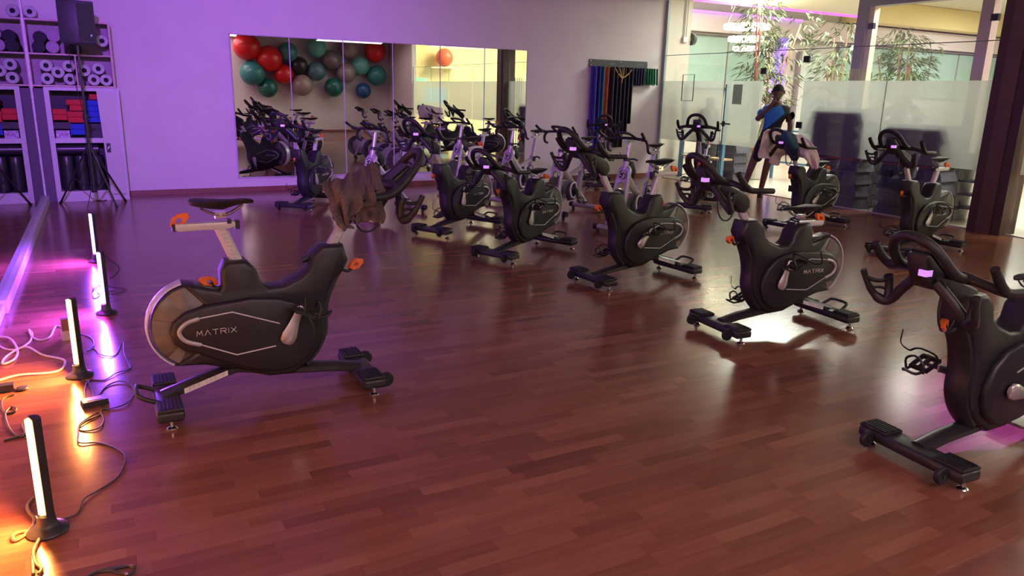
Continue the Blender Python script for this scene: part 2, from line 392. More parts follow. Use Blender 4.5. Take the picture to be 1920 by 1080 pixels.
# the door leaf, folded back against the fixed pane
dr = struct(empty('door_1', (XR, 9.6, 0)))
MB().box((.05, .45, ZT/2-.01), (.01, .88, ZT-.05)).build('door_leaf', GLS, dr, False)
MB().add([(.043, .02, ZF0), (.043, .88, ZF0), (.043, .88, ZF1), (.043, .02, ZF1)], [(0, 1, 2, 3)]).build('frosted_film', FROST, dr, False)
h = MB(); h.cyl((-.06, .84, 1.14), (.05, .84, 1.14), .014, 10); h.tube([(-.055, .85, 1.14), (-.06, .72, 1.145), (-.055, .62, 1.14)], .013, 8)
h.box((.0, .84, 1.14), (.02, .06, .09)); h.build('door_handle', BLK, dr)
p_ = MB().box((.038, .6, 1.66), (.004, .22, .34)).build('paper_sheet', frostmat('notice_paper', .62), dr, False)
# brown column and the upper frame outside
slab('column_brown', (XR+.02, 5.475, 1.7), (.34, .42, 3.4), BROWN)
MB().box((XR-.16, 5.475, 1.7), (.012, .18, 3.4)).build('column_face', mat('brown_steel_edge', (.11, .06, .052), .4), bpy.data.objects['column_brown'], False)
bpy.data.objects['column_face'].location = (-XR-.02, -5.475, -1.7)
bpy.data.objects['column_face'].location = (0, 0, 0)
POST = mat('grey_mauve_post', (.3, .26, .28), .5, var=.05); CRM = mat('cream_trim', (.72, .6, .42), .5, var=.05); PNK = mat('pink_mauve_post', (.5, .36, .38), .5, var=.05)
slab('post_lobby', (11.0, 8.54, 2.2), (.2, .18, 4.4), POST); slab('post_lobby', (11.0, 8.4, 2.2), (.12, .1, 4.4), CRM)
slab('beam_lobby', (11.0, 6.65, 3.7), (.2, 3.6, 1.3), POST)
slab('post_lobby', (11.0, 6.56, 2.2), (.16, .17, 4.4), PNK)
for p in ((10.9, 8.34, 2.75), (10.9, 6.42, 2.75)): MB().box(p, (.06, .1, .09)).build('trim_clamp', STEEL, None, False)['kind'] = 'structure'

# ------------------------------------------------------------------ lobby beyond the glass
LF = mat('lobby_tile', (.62, .56, .44), .22, var=.06, scale=1.5)
slab('floor_lobby', (20.1, 5.5, -.06), (20.2, 23, .1), LF)
slab('ceiling_lobby', (20.1, 5.5, 4.46), (20.2, 23, .1), mat('lobby_ceiling', (.72, .66, .56), .7, var=.04))
slab('wall_lobby_back', (20.1, 16.1, 2.2), (20.2, .2, 4.5), WHITE)
slab('wall_lobby_side', (10.32, 12.4, 2.2), (.62, .24, 4.4), mat('lobby_beige', (.62, .58, .5), .6, var=.03))
slab('wall_lobby_end', (14.5, -5.6, 2.2), (9, .2, 4.4), mat('lobby_yellow', (.8, .7, .4), .6, var=.04))
slab('wall_lobby_far', (30.1, 5.5, 2.2), (.2, 23, 4.5), WHITE)
slab('wall_lobby_near', (10.05, 14.2, 2.2), (.12, 3.6, 4.4), WHITE)
slab('baseboard_lobby', (20, 15.97, .06), (20, .03, .12), POST)
# glazed shop fronts on the far lobby wall: a teal band in panes, below the bulkhead
gz = struct(empty('window_1', (0, 15.93, 0)))
for i in range(12):
    x0 = 12.2+i*1.46
    if 15.9 < x0 < 18.9: continue
    MB().box((x0+.72, 0, 2.45), (1.43, .03, 1.42)).build('pane', TEAL, gz, False)
    MB().box((x0, -.02, 2.45), (.035, .05, 1.42)).build('mullion', GREYP, gz, False)
slab('trim_bulkhead', (20, 15.86, 3.2), (20, .1, .04), POST)
slab('trim_bulkhead', (20.5, 15.8, 3.5), (17, .26, .5), mat('bulkhead_paint', (.74, .66, .68), .6, var=.03))
struct(MB().prism([(10, 8.35), (11.0, 8.5), (17.4, 13.2), (10, 13.2)], 3.63, 3.7, axis='z').build('ceiling_lobby', mat('lobby_ceiling', (.72, .66, .56)), None, False))
MB().box((13.6, 13.22, 3.62), (7.4, .05, .07)).build('trim_led_cove', LTRIM, None, False)['kind'] = 'structure'
slab('ceiling_lobby', (14.5, 14.6, 4.1), (8.6, 2.7, .06), WHITE)
MB().box((14.8, 15.62, 3.72), (5.4, .05, .06)).build('trim_led_cove', mat('led_violet_cove', (.6, .3, .9), .5, emit=(.45, .14, 1), est=1.4), None, False)['kind'] = 'structure'
slab('door_2', (18.4, 15.9, 1.45), (1.0, .06, 2.9), mat('pale_glazed_door', (.66, .76, .78), .2, var=.06))
slab('trim_door', (17.85, 15.88, 1.45), (.08, .1, 2.95), POST)
MB().box((17.1, 15.82, 2.3), (.3, .03, 1.9)).build('violet_light_panel', mat('violet_panel', (.4, .25, .9), .5, emit=(.3, .15, 1), est=1.1), None, False)
tag(bpy.data.objects['violet_light_panel'], 'glowing violet panel on the lobby wall behind the tall bamboo', 'light panel')
# yellow soffit with small brackets over the right hand windows
YEL = mat('yellow_soffit', (.78, .64, .3), .6, var=.04)
sf = slab('trim_soffit', (24.2, 15.55, 4.1), (9.5, .8, .6), YEL)
for i in range(8): MB().box((-3.6+i*.95, -.43, -.2), (.1, .06, .16), taper=(.3, 1)).build('bracket', mat('soffit_bracket', (.3, .26, .16), .6), sf, False)
# chandelier
ch = thing('chandelier', 'bright tiered ring chandelier hanging in the lobby by the bamboo', 'chandelier', (12.75, 12.9, 0))
GLOW = mat('chandelier_glow', (1, .9, .7), .4, emit=(1, .86, .55), est=11)
for z, r in ((3.12, .48), (2.86, .36), (2.66, .24)):
    ring = [(r*cos(2*PI*i/28), r*sin(2*PI*i/28), z) for i in range(28)]
    MB().tube(ring, .055, 8, True, sq=(1.0, .5)).build('glowing_ring', GLOW, ch)
for a in (0, 2.1, 4.2): MB().cyl((.45*cos(a), .45*sin(a), 3.13), (.03*cos(a), .03*sin(a), 4.4), .008, 6).build('wire', ALU, ch)
MB().lathe([(.001, 4.34), (.1, 4.35), (.1, 4.41)], n=16).build('canopy', ALU, ch)
point('chandelier_light', (12.75, 12.9, 2.95), 90, (1, .85, .6), .3)
pd = thing('pendant_lamp', 'small white hanging globe lamp far back in the lobby', 'lamp', (17.7, 14.0, 0))
MB().sphere((0, 0, 2.95), .07, 12, 8).build('globe', GLOW, pd); MB().cyl((0, 0, 3.0), (0, 0, 4.0), .006, 6).build('cord', BLK, pd)
# bamboo plants
def bamboo(name, label, loc, stems, h, seed, spread, pink=0):
    R = random.Random(seed); t = thing(name, label, 'plant', loc)
    MB().lathe([(.001, .0), (.2, 0), (.27, .5), (.28, .52), (.24, .52), (.24, .46), (.001, .46)], n=20, cap=False).build('planter', mat('planter_white', (.6, .58, .55), .5), t)
    lv = MB(); brn = mat('bamboo_stem', (.3, .19, .12), .5, var=.3, scale=12); red = mat('bamboo_stem_reddish', (.5, .12, .14), .5, var=.3, scale=12)
    for i in range(stems):
        bx, by = R.uniform(-.14, .14), R.uniform(-.14, .14); lx, ly = R.uniform(-1, 1)*spread, R.uniform(-1, 1)*spread*.7; hh = h*R.uniform(.74, 1)
        P = [Vector((bx+lx*(q**1.4), by+ly*(q**1.4), .45+(hh-.45)*q)) for q in [j/7 for j in range(8)]]
        MB().tube(P, [.03*(1-.55*j/7) for j in range(8)], 6).build('stem', red if i % 3 == pink else brn, t)
        for j in range(2, 8):
            for q in range(7 if j < 7 else 12):
                o = P[j]+Vector((0, 0, R.uniform(-.12, .12))); a = R.uniform(0, 2*PI); reach = R.uniform(.1, .42)
                c0 = o+Vector((cos(a)*reach, sin(a)*reach, R.uniform(-.05, .14)))
                for s_ in range(4):
                    aa = a+R.uniform(-.9, .9); L_ = R.uniform(.13, .24); dr_ = Vector((cos(aa), sin(aa), R.uniform(-.9, .05))).normalized(); sd = dr_.cross(Vector((0, 0, 1))).normalized()*.015
                    p0 = c0+Vector((R.uniform(-.05, .05), R.uniform(-.05, .05), R.uniform(-.04, .04))); p1 = p0+dr_*L_*.45; p2 = p0+dr_*L_+Vector((0, 0, -.03))
                    lv.add([p0, p1+sd, p2, p1-sd], [(0, 1, 2, 3)])
    stuff(lv.build('foliage', mat('bamboo_leaf', (.12, .16, .06), .5, var=.35, scale=3), t, False))
    return t
bamboo('bamboo_plant', 'tall bamboo plant with reddish stems below the chandelier', (11.8, 11.35, 0), 8, 3.3, 3, .62)
bamboo('bamboo_plant', 'bamboo plant seen between the two mauve lobby posts', (13.95, 9.8, 0), 8, 3.1, 5, .55, 5)
bamboo('bamboo_plant', 'slender bamboo half hidden behind the first mauve post', (12.5, 10.05, 0), 4, 3.0, 9, .4, 5)
# wall pipe with a round bell at the lobby corner
pp = thing('wall_pipe', 'pale double pipe running down the lobby corner wall', 'pipe', (10.45, 12.25, 0))
for dx in (0, .05): MB().cyl((dx, 0, 2.72), (dx, 0, 4.38), .014, 8).build('pipe', WHITE, pp)
MB().box((.02, 0, 2.7), (.12, .06, .1)).build('bracket', ALU, pp, False)
bl = thing('alarm_bell', 'round dark alarm bell on the lobby corner wall', 'bell', (10.66, 12.3, 2.72))
MB().lathe([(.001, .12), (.06, .11), (.11, .07), (.12, 0)], n=18, axis='x').build('dome', mat('bell_dark', (.05, .07, .06), .4), bl)
MB().lathe([(.04, 0), (.04, -.03)], n=12, axis='x').build('mount', ALU, bl)
# coat rail, hanging jacket and wooden bench with blue posts behind the frosted glass
BLUE = mat('blue_post_paint', (.1, .25, .42), .45, var=.08); PINE = mat('pine_board', (.62, .42, .22), .5, var=.2, scale=18)
rk = thing('bench_rack', 'bench with pale wooden boards between blue posts, beyond the glass', 'bench', (10.45, 11.45, 0))
for y in (-.55, .62): MB().box((0, y, .92), (.07, .07, 1.84)).build('post', BLUE, rk, False)
for z, x in ((.74, .0), (.44, .0), (.44, .13)): MB().box((x+.05, .03, z), (.12, 1.25, .03)).build('board', PINE, rk, False)
MB().box((0, .03, 1.75), (.05, 1.2, .06)).build('top_rail', GREYP, rk, False)
for y in (.4, .15, -.1, -.35): MB().tube([(-.03, y, 1.76), (-.08, y, 1.72), (-.09, y, 1.76)], .007, 6).build('hook', BLK, rk)
jk = MB()
jk.lathe([(.001, 1.6), (.06, 1.6), (.09, 1.52), (.07, 1.42), (.17, 1.36), (.2, 1.15), (.19, .9), (.2, .55), (.18, .5), (.001, .5)], n=18)
jk = jk.build('hanging_coat', mat('dark_coat_cloth', (.04, .04, .05), .9, var=.3, bump=.2), None, True, (10.185, 11.06, 0)); tag(jk, 'dark hooded coat hanging behind the frosted glass', 'coat')
fr = thing('notice_frame', 'thin black frame on the glass above the coat hooks', 'frame', (XR-.015, 11.46, 1.765))
MB().tube([(0, -.16, -.24), (0, .16, -.24), (0, .16, .24), (0, -.16, .24)], .009, 4, True).build('frame', BLK, fr, False)
# aerobic step platforms stacked against the glass outside
STEPM = mat('step_plastic', (.075, .07, .1), .6, var=.15); STEPG = mat('step_top_rubber', (.12, .1, .15), .8, var=.2); STEPLIT = mat('step_plastic_lit', (.36, .36, .35), .6, var=.12); STEPR = mat('step_red_rubber', (.35, .06, .06), .7)  # the pale plastic paints the lit side of the dark steps
def step_leg(sy):
    m = MB(); a0, a1, b0, b1 = .11, .5, .13, .43
    vs = [(x*q, sy*y, z) for z, ya, yb, q in ((0, a0, a1, 1), (.165, b0, b1, .88)) for x, y in ((-.19, ya), (.19, ya), (.19, yb), (-.19, yb))]
    m.add(vs, [(3, 2, 1, 0), (4, 5, 6, 7), (0, 1, 5, 4), (1, 2, 6, 5), (2, 3, 7, 6), (3, 0, 4, 7)])
    for i in range(8):
        y = .145+i*.038; m.add([(x, sy*(y+d), z) for z, x in ((.012, -.2), (.15, -.178)) for x, d in ((x, 0), (x, .014))]+[(x, sy*(y+d), z) for z, x in ((.012, -.185), (.15, -.165)) for x, d in ((x, 0), (x, .014))], [(0, 1, 3, 2), (4, 6, 7, 5), (0, 4, 5, 1), (1, 5, 7, 3), (3, 7, 6, 2), (2, 6, 4, 0)])
    return m
def step_top(): return MB().box((0, 0, .175), (.345, .87, .022), taper=(.97, .985))
def steps(n, x, y, kind, word, grp, jit):
    R = random.Random(int(y*100)); nm = ('bottom', 'second from bottom', 'third from bottom', 'fourth from bottom', 'fifth from bottom', 'sixth from bottom', 'seventh from bottom', 'topmost', 'topmost')
    for i in range(n):
        w_ = nm[i] if i < n-1 else 'topmost'
        t = thing('step_platform', '%s step platform, %s of the %s' % (kind, w_, word), 'step platform', (x+R.uniform(-jit, jit), y+R.uniform(-jit, jit)*2, i*.186), 0, grp)
        for q in (-1, 1): part('stepleg%d' % q+kind, lambda q=q: step_leg(q), 'leg', STEPLIT if kind == 'pale grey' else STEPM, t, False)
        part('steptop'+kind+str(i == 3), step_top, 'tread', STEPR if (i == 3 and kind != 'pale grey') else STEPG, t, False)
steps(8, 10.185, 8.02, 'dark', 'taller stack by the doorway', 'steps of the tall dark stack', .006)
steps(7, 10.185, 6.72, 'dark', 'shorter stack near the brown column', 'steps of the short dark stack', .006)
steps(5, 10.75, 7.45, 'pale grey', 'added lit-side stack between the dark ones', 'steps of the added middle pale stack', .01)  # pale stack added to stand for the lit side of the dark stack
steps(5, 10.75, 6.2, 'pale grey', 'added lit-side stack beside the brown column', 'steps of the added pale stack by the column', .01)  # likewise an added pale stack for the shorter stack's lit side
steps(4, 11.0, 11.4, 'dark', 'low stack added as the door reflection', 'steps of the added low stack', .01)  # stack added in place of the steps' reflection in the door glass
br = thing('blue_rail', 'blue metal rail standing on the lobby floor behind the man', 'rail', (12.2, 10.75, 0))
for y in (-.5, .5): MB().box((0, y, .5), (.05, .05, 1.0)).build('post', BLUE, br, False)
for z in (.35, .68, .98): MB().box((0, 0, z), (.035, 1.0, .035)).build('bar', BLUE, br, False)
# weights tower seen right of the column
wt = thing('weight_tower', 'cable weight tower behind the glass right of the brown column', 'gym machine', (10.6, 5.0, 0))
for i in range(5): MB().cyl((-.05+i*.03, -.15+i*.075, .02), (-.05+i*.03, -.15+i*.075, 2.0), .012, 8).build('guide_rod', ALU, wt)
MB().box((.02, 0, .75), (.16, .42, .1)).build('top_block', BLK, wt, False); MB().box((.02, 0, .03), (.3, .6, .06)).build('foot_plate', BLKM, wt, False)
wr = thing('stick_rack', 'floor rack with tilted wooden sticks at the right edge of the glass', 'rack', (10.75, 4.05, 0))
MB().box((0, 0, .05), (.4, 1.1, .05)).build('tray', GREYP, wr, False)
for i in range(7): MB().box((-.1, -.42+i*.14, .14), (.12, .07, .12)).build('slot', mat('slot_brown', (.2, .12, .1), .6), wr, False)
for i, dy in enumerate((-.3, -.1, .12, .3)): MB().cyl((-.1, dy, .08), (.1, dy+(.16 if i % 2 else -.12), 1.5), .014, 8).build('stick', PINE, wr)
rb = tag(MB().sphere((0, 0, 0), .36, 24, 16).build('exercise_ball', mat('ball_red_orange', (.6, .1, .06), .3), None, True, (12.6, -4.9, 2.9)), 'orange red ball added in the lobby as a ball reflection in glass', 'exercise ball')  # ball added in place of a red ball's reflection in the glass
MB().box((12.6, -5.2, 2.5), (1.2, .7, .05)).build('shelf_board', WHITE, None, False); tag(bpy.data.objects['shelf_board'], 'white wall shelf added to hold the orange red ball in the lobby', 'shelf')  # shelf added only to carry that ball
MB().box((11.6, -4.9, 2.0), (.5, .05, .16)).build('exit_sign', mat('exit_sign_green', (.25, .5, .4), .5, emit=(.2, .6, .4), est=.5), None, False); tag(bpy.data.objects['exit_sign'], 'small green lit exit sign in the lobby, seen in the mirror', 'sign')
MB().box((12.2, -4.9, 1.4), (1.0, .06, .6)).build('television', mat('screen_blue', (.2, .5, .6), .4, emit=(.25, .65, .8), est=1.2), None, False); tag(bpy.data.objects['television'], 'bluish lit television in the lobby, seen in the mirror', 'television')

# ------------------------------------------------------------------ dark exercise bikes
SHROUD = [(-.393, .666), (-.316, .648), (-.221, .616), (-.21, .635), (-.208, .707), (-.183, .758), (-.083, .756), (-.036, .703), (-.022, .641), (.016, .608), (.087, .611),
          (.173, .647), (.223, .686), (.244, .759), (.295, .805), (.407, .803), (.43, .713), (.40, .655), (.345, .615), (.315, .546), (.292, .445), (.297, .351), (.27, .262), (.215, .19), (.12, .123), (-.01, .13), (-.147, .185), (-.313, .238), (-.459, .253), (-.343, .316), (-.36, .36), (-.37, .45), (-.35, .52), (-.298, .554)]
COVER = [(-.298, .554), (-.39, .53), (-.445, .487), (-.465, .435), (-.447, .377), (-.405, .335), (-.343, .312), (-.2, .235), (-.06, .18), (.05, .16), (.13, .175), (.2, .225), (.235, .3), (.235, .38), (.2, .465), (.13, .53), (.05, .558), (-.08, .572)]
GLYPH = {'M': [[(0, 0), (.12, 1), (.5, .3), (.88, 1), (1, 0)]], 'A': [[(0, 0), (.5, 1), (1, 0)]], 'T': [[(0, 1), (1, 1)], [(.5, 1), (.5, 0)]],
         'R': [[(0, 0), (0, 1), (.85, 1), (1, .8), (.9, .5), (.1, .5)], [(.5, .5), (1, 0)]], 'I': [[(0, 0), (0, 1)]], 'X': [[(0, 0), (1, 1)], [(0, 1), (1, 0)]]}
def lettering(word, x0, z0, h, wch, y, sgn, th=.006):
    m = MB(); x = x0
    for ch in word:
        w_ = 0 if ch == 'I' else wch
        for st in GLYPH[ch]:
            for a, b in zip(st, st[1:]):
                m.bar((x+sgn*a[0]*w_, y, z0+a[1]*h), (x+sgn*b[0]*w_, y, z0+b[1]*h), th, .002)
        x += sgn*(w_+wch*.42)
    return m
def arcpts(cx, cz, r, a0, a1, n, y=0): return [(cx+r*cos(rad(a0+(a1-a0)*i/n)), y, cz+r*sin(rad(a0+(a1-a0)*i/n))) for i in range(n+1)]
FC = (-.335, .445)
def m_shroud(): return MB().prism(SHROUD, -.072, .072, .022)
def m_front(): return MB().tube(spline([(.36, 0, .775), (.40, 0, .70), (.36, 0, .62), (.318, 0, .53), (.296, 0, .43), (.292, 0, .33), (.25, 0, .235), (.19, 0, .165)], 4), .052, 8, sq=(.5, 1.15))
def m_cover(s): return MB().prism(COVER, s*.06, s*.104, .016)
def m_trim(s):
    y = s*.106
    m = MB().tube([(-.33, y, .497), (-.175, y, .512), (.05, y, .425)], .0042, 5)
    m.tube([(-.33, y, .363), (-.167, y, .287), (.025, y, .307)], .0042, 5)
    m.tube(spline([(-.33, y, .497), (-.388, y, .48), (-.423, y, .44), (-.398, y, .392), (-.33, y, .363)], 4), .011, 6, sq=(1, .35) if False else None)
    return m
def m_flywheel():
    m = MB()
    m.lathe([(.001, -.05), (.2, -.05), (.207, -.042), (.207, .042), (.2, .05), (.001, .05)], (FC[0], 0, FC[1]), 36, 'y')
    return m
def m_sector(s):
    m = MB()
    for a0, a1 in ((108, 128), (165, 192), (226, 243)):
        A = arcpts(FC[0], FC[1], .203, a0, a1, 5, s*.0535); B = arcpts(FC[0], FC[1], .12, a0, a1, 5, s*.0535); k = len(A)
        m.add(A+B, [(i, i+1, k+i+1, k+i) for i in range(k-1)])
    return m
def m_ring(): return MB().tube(arcpts(FC[0], FC[1], .224, 104, 240, 26), .014, 8, sq=(.55, 3.6))
def m_beam():
    m = MB(); m.tube([(-.52, 0, .088), (-.36, 0, .135), (-.16, 0, .19), (.02, 0, .15), (.16, 0, .135), (.34, 0, .115), (.49, 0, .085)], [.045, .047, .05, .05, .05, .047, .045], 8, sq=(.62, 1.0)); return m
def m_stab(x): return MB().prism([(-.055, -.265), (.055, -.265), (.062, -.25), (.062, .25), (.055, .265), (-.055, .265), (-.062, .25), (-.062, -.25)], .045, .098, .014, 'z')
def m_pad(s):
    m = MB(); m.prism([(-.056, s*.262), (.056, s*.262), (.056, s*.12), (-.056, s*.12)], .094, .112, .006, 'z')
    for i in range(6): m.box((-.042+i*.0168, s*.19, .113), (.007, .13, .006))
    return m
def m_foot():
    m = MB().lathe([(.001, 0), (.024, 0), (.026, .006), (.022, .012), (.009, .016), (.009, .05)], n=14); return m
def m_wheel(): return MB().lathe([(.014, -.013), (.036, -.013), (.04, -.008), (.04, .008), (.036, .013), (.014, .013)], n=20, axis='y')
def m_wheelhub():
    m = MB().cyl((0, -.018, 0), (0, .018, 0), .012, 10); m.bar((0, 0, 0), (-.05, 0, .002), .02, .03); return m
def m_handle(): return MB().tube(spline([(.02, -.09, 0), (-.045, -.085, .03), (-.075, -.06, .05), (-.075, .06, .05), (-.045, .085, .03), (.02, .09, 0)], 4), .011, 8)
def m_crank(): return MB().tube([(0, 0, -.03), (0, 0, -.015), (0, 0, .02), (0, 0, .08), (0, 0, .15), (0, 0, .172), (0, 0, .182)], [.022, .038, .04, .026, .018, .019, .01], 12, sq=(1, .42))
def m_pedal():
    m = MB(); m.cyl((0, 0, 0), (0, .06, 0), .009, 8)
    for x in (-.045, .045): m.bar((x, .025, 0), (x, .12, 0), .014, .02)
    for y in (.03, .075, .115): m.bar((-.045, y, 0), (.045, y, 0), .014, .016)
    return m
def m_cage():
    m = MB(); m.tube(spline([(.045, .04, .0), (.1, .045, .012), (.13, .075, .05), (.1, .105, .014), (.045, .11, 0)], 3), .007, 6)
    m.tube(spline([(.07, .03, .0), (.06, .03, .05), (.05, .075, .075), (.06, .12, .05), (.07, .12, 0)], 3), .006, 6); return m
def m_strap(): return MB().tube(spline([(-.01, .02, .0), (-.02, .02, .05), (0, .07, .085), (-.02, .13, .055), (-.03, .18, .02), (-.05, .24, .03), (-.07, .23, .1)], 4), .006, 4, sq=(.4, 1.2))
def m_saddle():
    m = MB(); S = [(-.15, .02, .0, .02), (-.14, .062, .006, .034), (-.11, .074, .008, .05), (-.06, .066, .004, .062), (0, .044, .001, .07), (.05, .027, 0, .045), (.1, .021, .002, .032), (.135, .016, -.002, .024), (.15, .006, -.008, .012)]
    n = 14; vs = []; fs = []
    for x, hw, z, dep in S:
        for j in range(n):
            a = 2*PI*j/n; ca, sa = cos(a), sin(a)
            zz = z+ (.008*sa if sa > 0 else dep*sa*(abs(ca)*.5+.5)*(.55+.45*abs(sa)))
            vs.append((x, hw*ca*(1 if sa >= -.2 else .72), zz))
    for i in range(len(S)-1):
        for j in range(n): fs.append((i*n+j, i*n+(j+1) % n, (i+1)*n+(j+1) % n, (i+1)*n+j))
    fs += [tuple(range(n)), tuple((len(S)-1)*n+j for j in range(n))]
    return m.add(vs, fs)
def m_rails():
    m = MB()
    for s in (-1, 1): m.tube(spline([(-.1, s*.022, -.03), (-.04, s*.022, -.062), (.03, s*.022, -.062), (.1, s*.012, -.02)], 4), .0045, 6)
    m.box((-.012, 0, -.066), (.05, .05, .03)); m.cyl((-.012, -.032, -.066), (-.012, .032, -.066), .008, 8); return m
def m_slider(): return MB().prism([(-.19, -.1), (.1, -.1), (.1, -.125), (.06, -.137), (-.17, -.137), (-.19, -.125)], -.022, .022, .005)
def m_lever(): # orange ring lever, local origin at ring centre, points along +x
    m = MB(); o_ = [(-.05, 0), (-.02, .026), (.015, .028), (.055, .006), (.05, -.012), (.012, -.028), (-.022, -.024)]
    i_ = [(-.02, 0), (-.008, .011), (.006, .012), (.018, .002), (.016, -.005), (.005, -.012), (-.009, -.01)]; n = len(o_)
    vs = [(x, y, z) for y in (-.011, .011) for pl in (o_, i_) for x, z in pl]; fs = []
    for k in range(n):
        q = (k+1) % n; fs += [(k, q, n+q, n+k), (2*n+k, 3*n+k, 3*n+q, 2*n+q), (k, 2*n+k, 2*n+q, q), (n+k, n+q, 3*n+q, 3*n+k)]
    return m.add(vs, fs)
def m_hoop(): return MB().tube(spline([(-.2, .137, .028), (-.135, .132, .045), (-.09, .124, .08), (-.05, .112, .125), (-.02, .085, .166), (-.001, .042, .19), (.003, 0, .196), (-.001, -.042, .19), (-.02, -.085, .166), (-.05, -.112, .125), (-.09, -.124, .08), (-.135, -.132, .045), (-.2, -.137, .028)], 4), .021, 14)
def m_arm(s):
    m = MB(); m.tube(spline([(-.44, s*.262, -.012), (-.36, s*.268, -.008), (-.27, s*.262, -.004), (-.205, s*.235, .018), (-.19, s*.15, .034), (-.2, s*.06, .034), (-.22, 0, .03)], 5), [.0185]*10+[.02]*10+[.024]*11, 14); return m
def m_horn(s): return MB().tube(spline([(-.25, s*.262, .0), (-.205, s*.268, .03), (-.165, s*.272, .07), (-.135, s*.272, .108)], 4), [.021]*4+[.02]*5+[.018]*4, 12)
def m_cradle(s):
    m = MB(); m.tube(spline([(-.13, s*.05, .0), (-.15, s*.12, -.07), (-.165, s*.17, -.125), (-.158, s*.205, -.142), (-.135, s*.235, -.12), (-.103, s*.252, -.072), (-.074, s*.264, -.008)], 4), [.024]*8+[.023]*8+[.018]*4+[.014]*5, 12, sq=(1, .85))
    m.tube(spline([(-.162, s*.19, -.13), (-.17, s*.195, -.085), (-.166, s*.2, -.045), (-.16, s*.2, -.03)], 3), [.018]*6+[.021]*4, 12)
    m.tube(spline([(-.165, s*.2, -.042), (-.135, s*.22, -.052), (-.11, s*.24, -.05), (-.085, s*.257, -.04)], 3), .0115, 6)
    m.tube(spline([(-.165, s*.2, -.09), (-.135, s*.222, -.082), (-.108, s*.245, -.09)], 3), .008, 6)
    return m
def m_console(): return MB().prism([(-.088, .0), (-.05, .095), (-.053, .118), (-.072, .123), (-.125, .08), (-.197, .024), (-.206, -.005), (-.172, -.042), (-.12, -.03)], -.047, .047, .009)
def m_consoleplate(): return MB().prism([(-.076, .125), (-.196, .03), (-.199, .035), (-.078, .131)], -.05, .05, .002)
def m_carriage(): return MB().prism([(-.47, -.1), (-.44, -.06), (-.3, -.005), (-.2, .03), (-.19, -.01), (-.24, -.06), (-.33, -.12), (-.4, -.185), (-.44, -.19), (-.475, -.15)], -.034, .034, .012)
def m_display(): return MB().box((0, 0, 0), (.006, .05, .03), Matrix.Rotation(rad(-35), 3, 'Y'))
def m_cable(): return MB().tube(spline([(-.22, .02, -.05), (-.19, .04, -.14), (-.24, .03, -.22), (-.31, .02, -.23), (-.36, .01, -.17)], 5), .0055, 6)
def m_label():
    m = MB()
    for s in (-1, 1): m.bar((-.4, s*.047, .117), (-.16, s*.052, .185), .032, .002) if False else m.add([(-.42, s*.0485, .098), (-.21, s*.0525, .165), (-.21, s*.0525, .192), (-.42, s*.0485, .126)], [(0, 1, 2, 3)])
    return m
def m_labelink():
    m = MB()
    for s in (-1, 1):
        for i in range(9):
            x = -.4+i*.02; z = .112+(x+.42)*.32
            if i in (3, 7): continue
            for k in range(3): m.add([(x, s*.0530+s*(x+.42)*.019-s*.004+s*.001, z-.006+k*.007), (x+.014, s*.0530+s*(x+.42)*.019-s*.004+s*.001, z-.002+k*.007), (x+.014, s*.0530+s*(x+.42)*.019-s*.004+s*.001, z+.001+k*.007), (x, s*.0530+s*(x+.42)*.019-s*.004+s*.001, z-.003+k*.007)], [(0, 1, 2, 3)])
    return m
CABLE_ON = True
def tilted(p0, p1, w, h):
    """rectangular post: long side w along x, h along y"""
    m = MB(); a, b = Vector(p0), Vector(p1)
    vs = [c+Vector((dx*w/2, dy*h/2, 0)) for c in (a, b) for dx, dy in ((-1, -.55), (-.62, -1), (.62, -1), (1, -.55), (1, .55), (.62, 1), (-.62, 1), (-1, .55))]
    fs = [(j, (j+1) % 8, 8+(j+1) % 8, 8+j) for j in range(8)]+[tuple(range(8))[::-1], tuple(range(8, 16))]
    return m.add(vs, fs)
def ticks(p0, p1, n, y):
    m = MB(); a, b = Vector(p0), Vector(p1)
    for s in (-1, 1):
        for i in range(n):
            c = a.lerp(b, (i+.5)/n); m.box((c.x+.002, s*y, c.z), (.016 if i % 2 else .022, .0012, .0035))
    return m
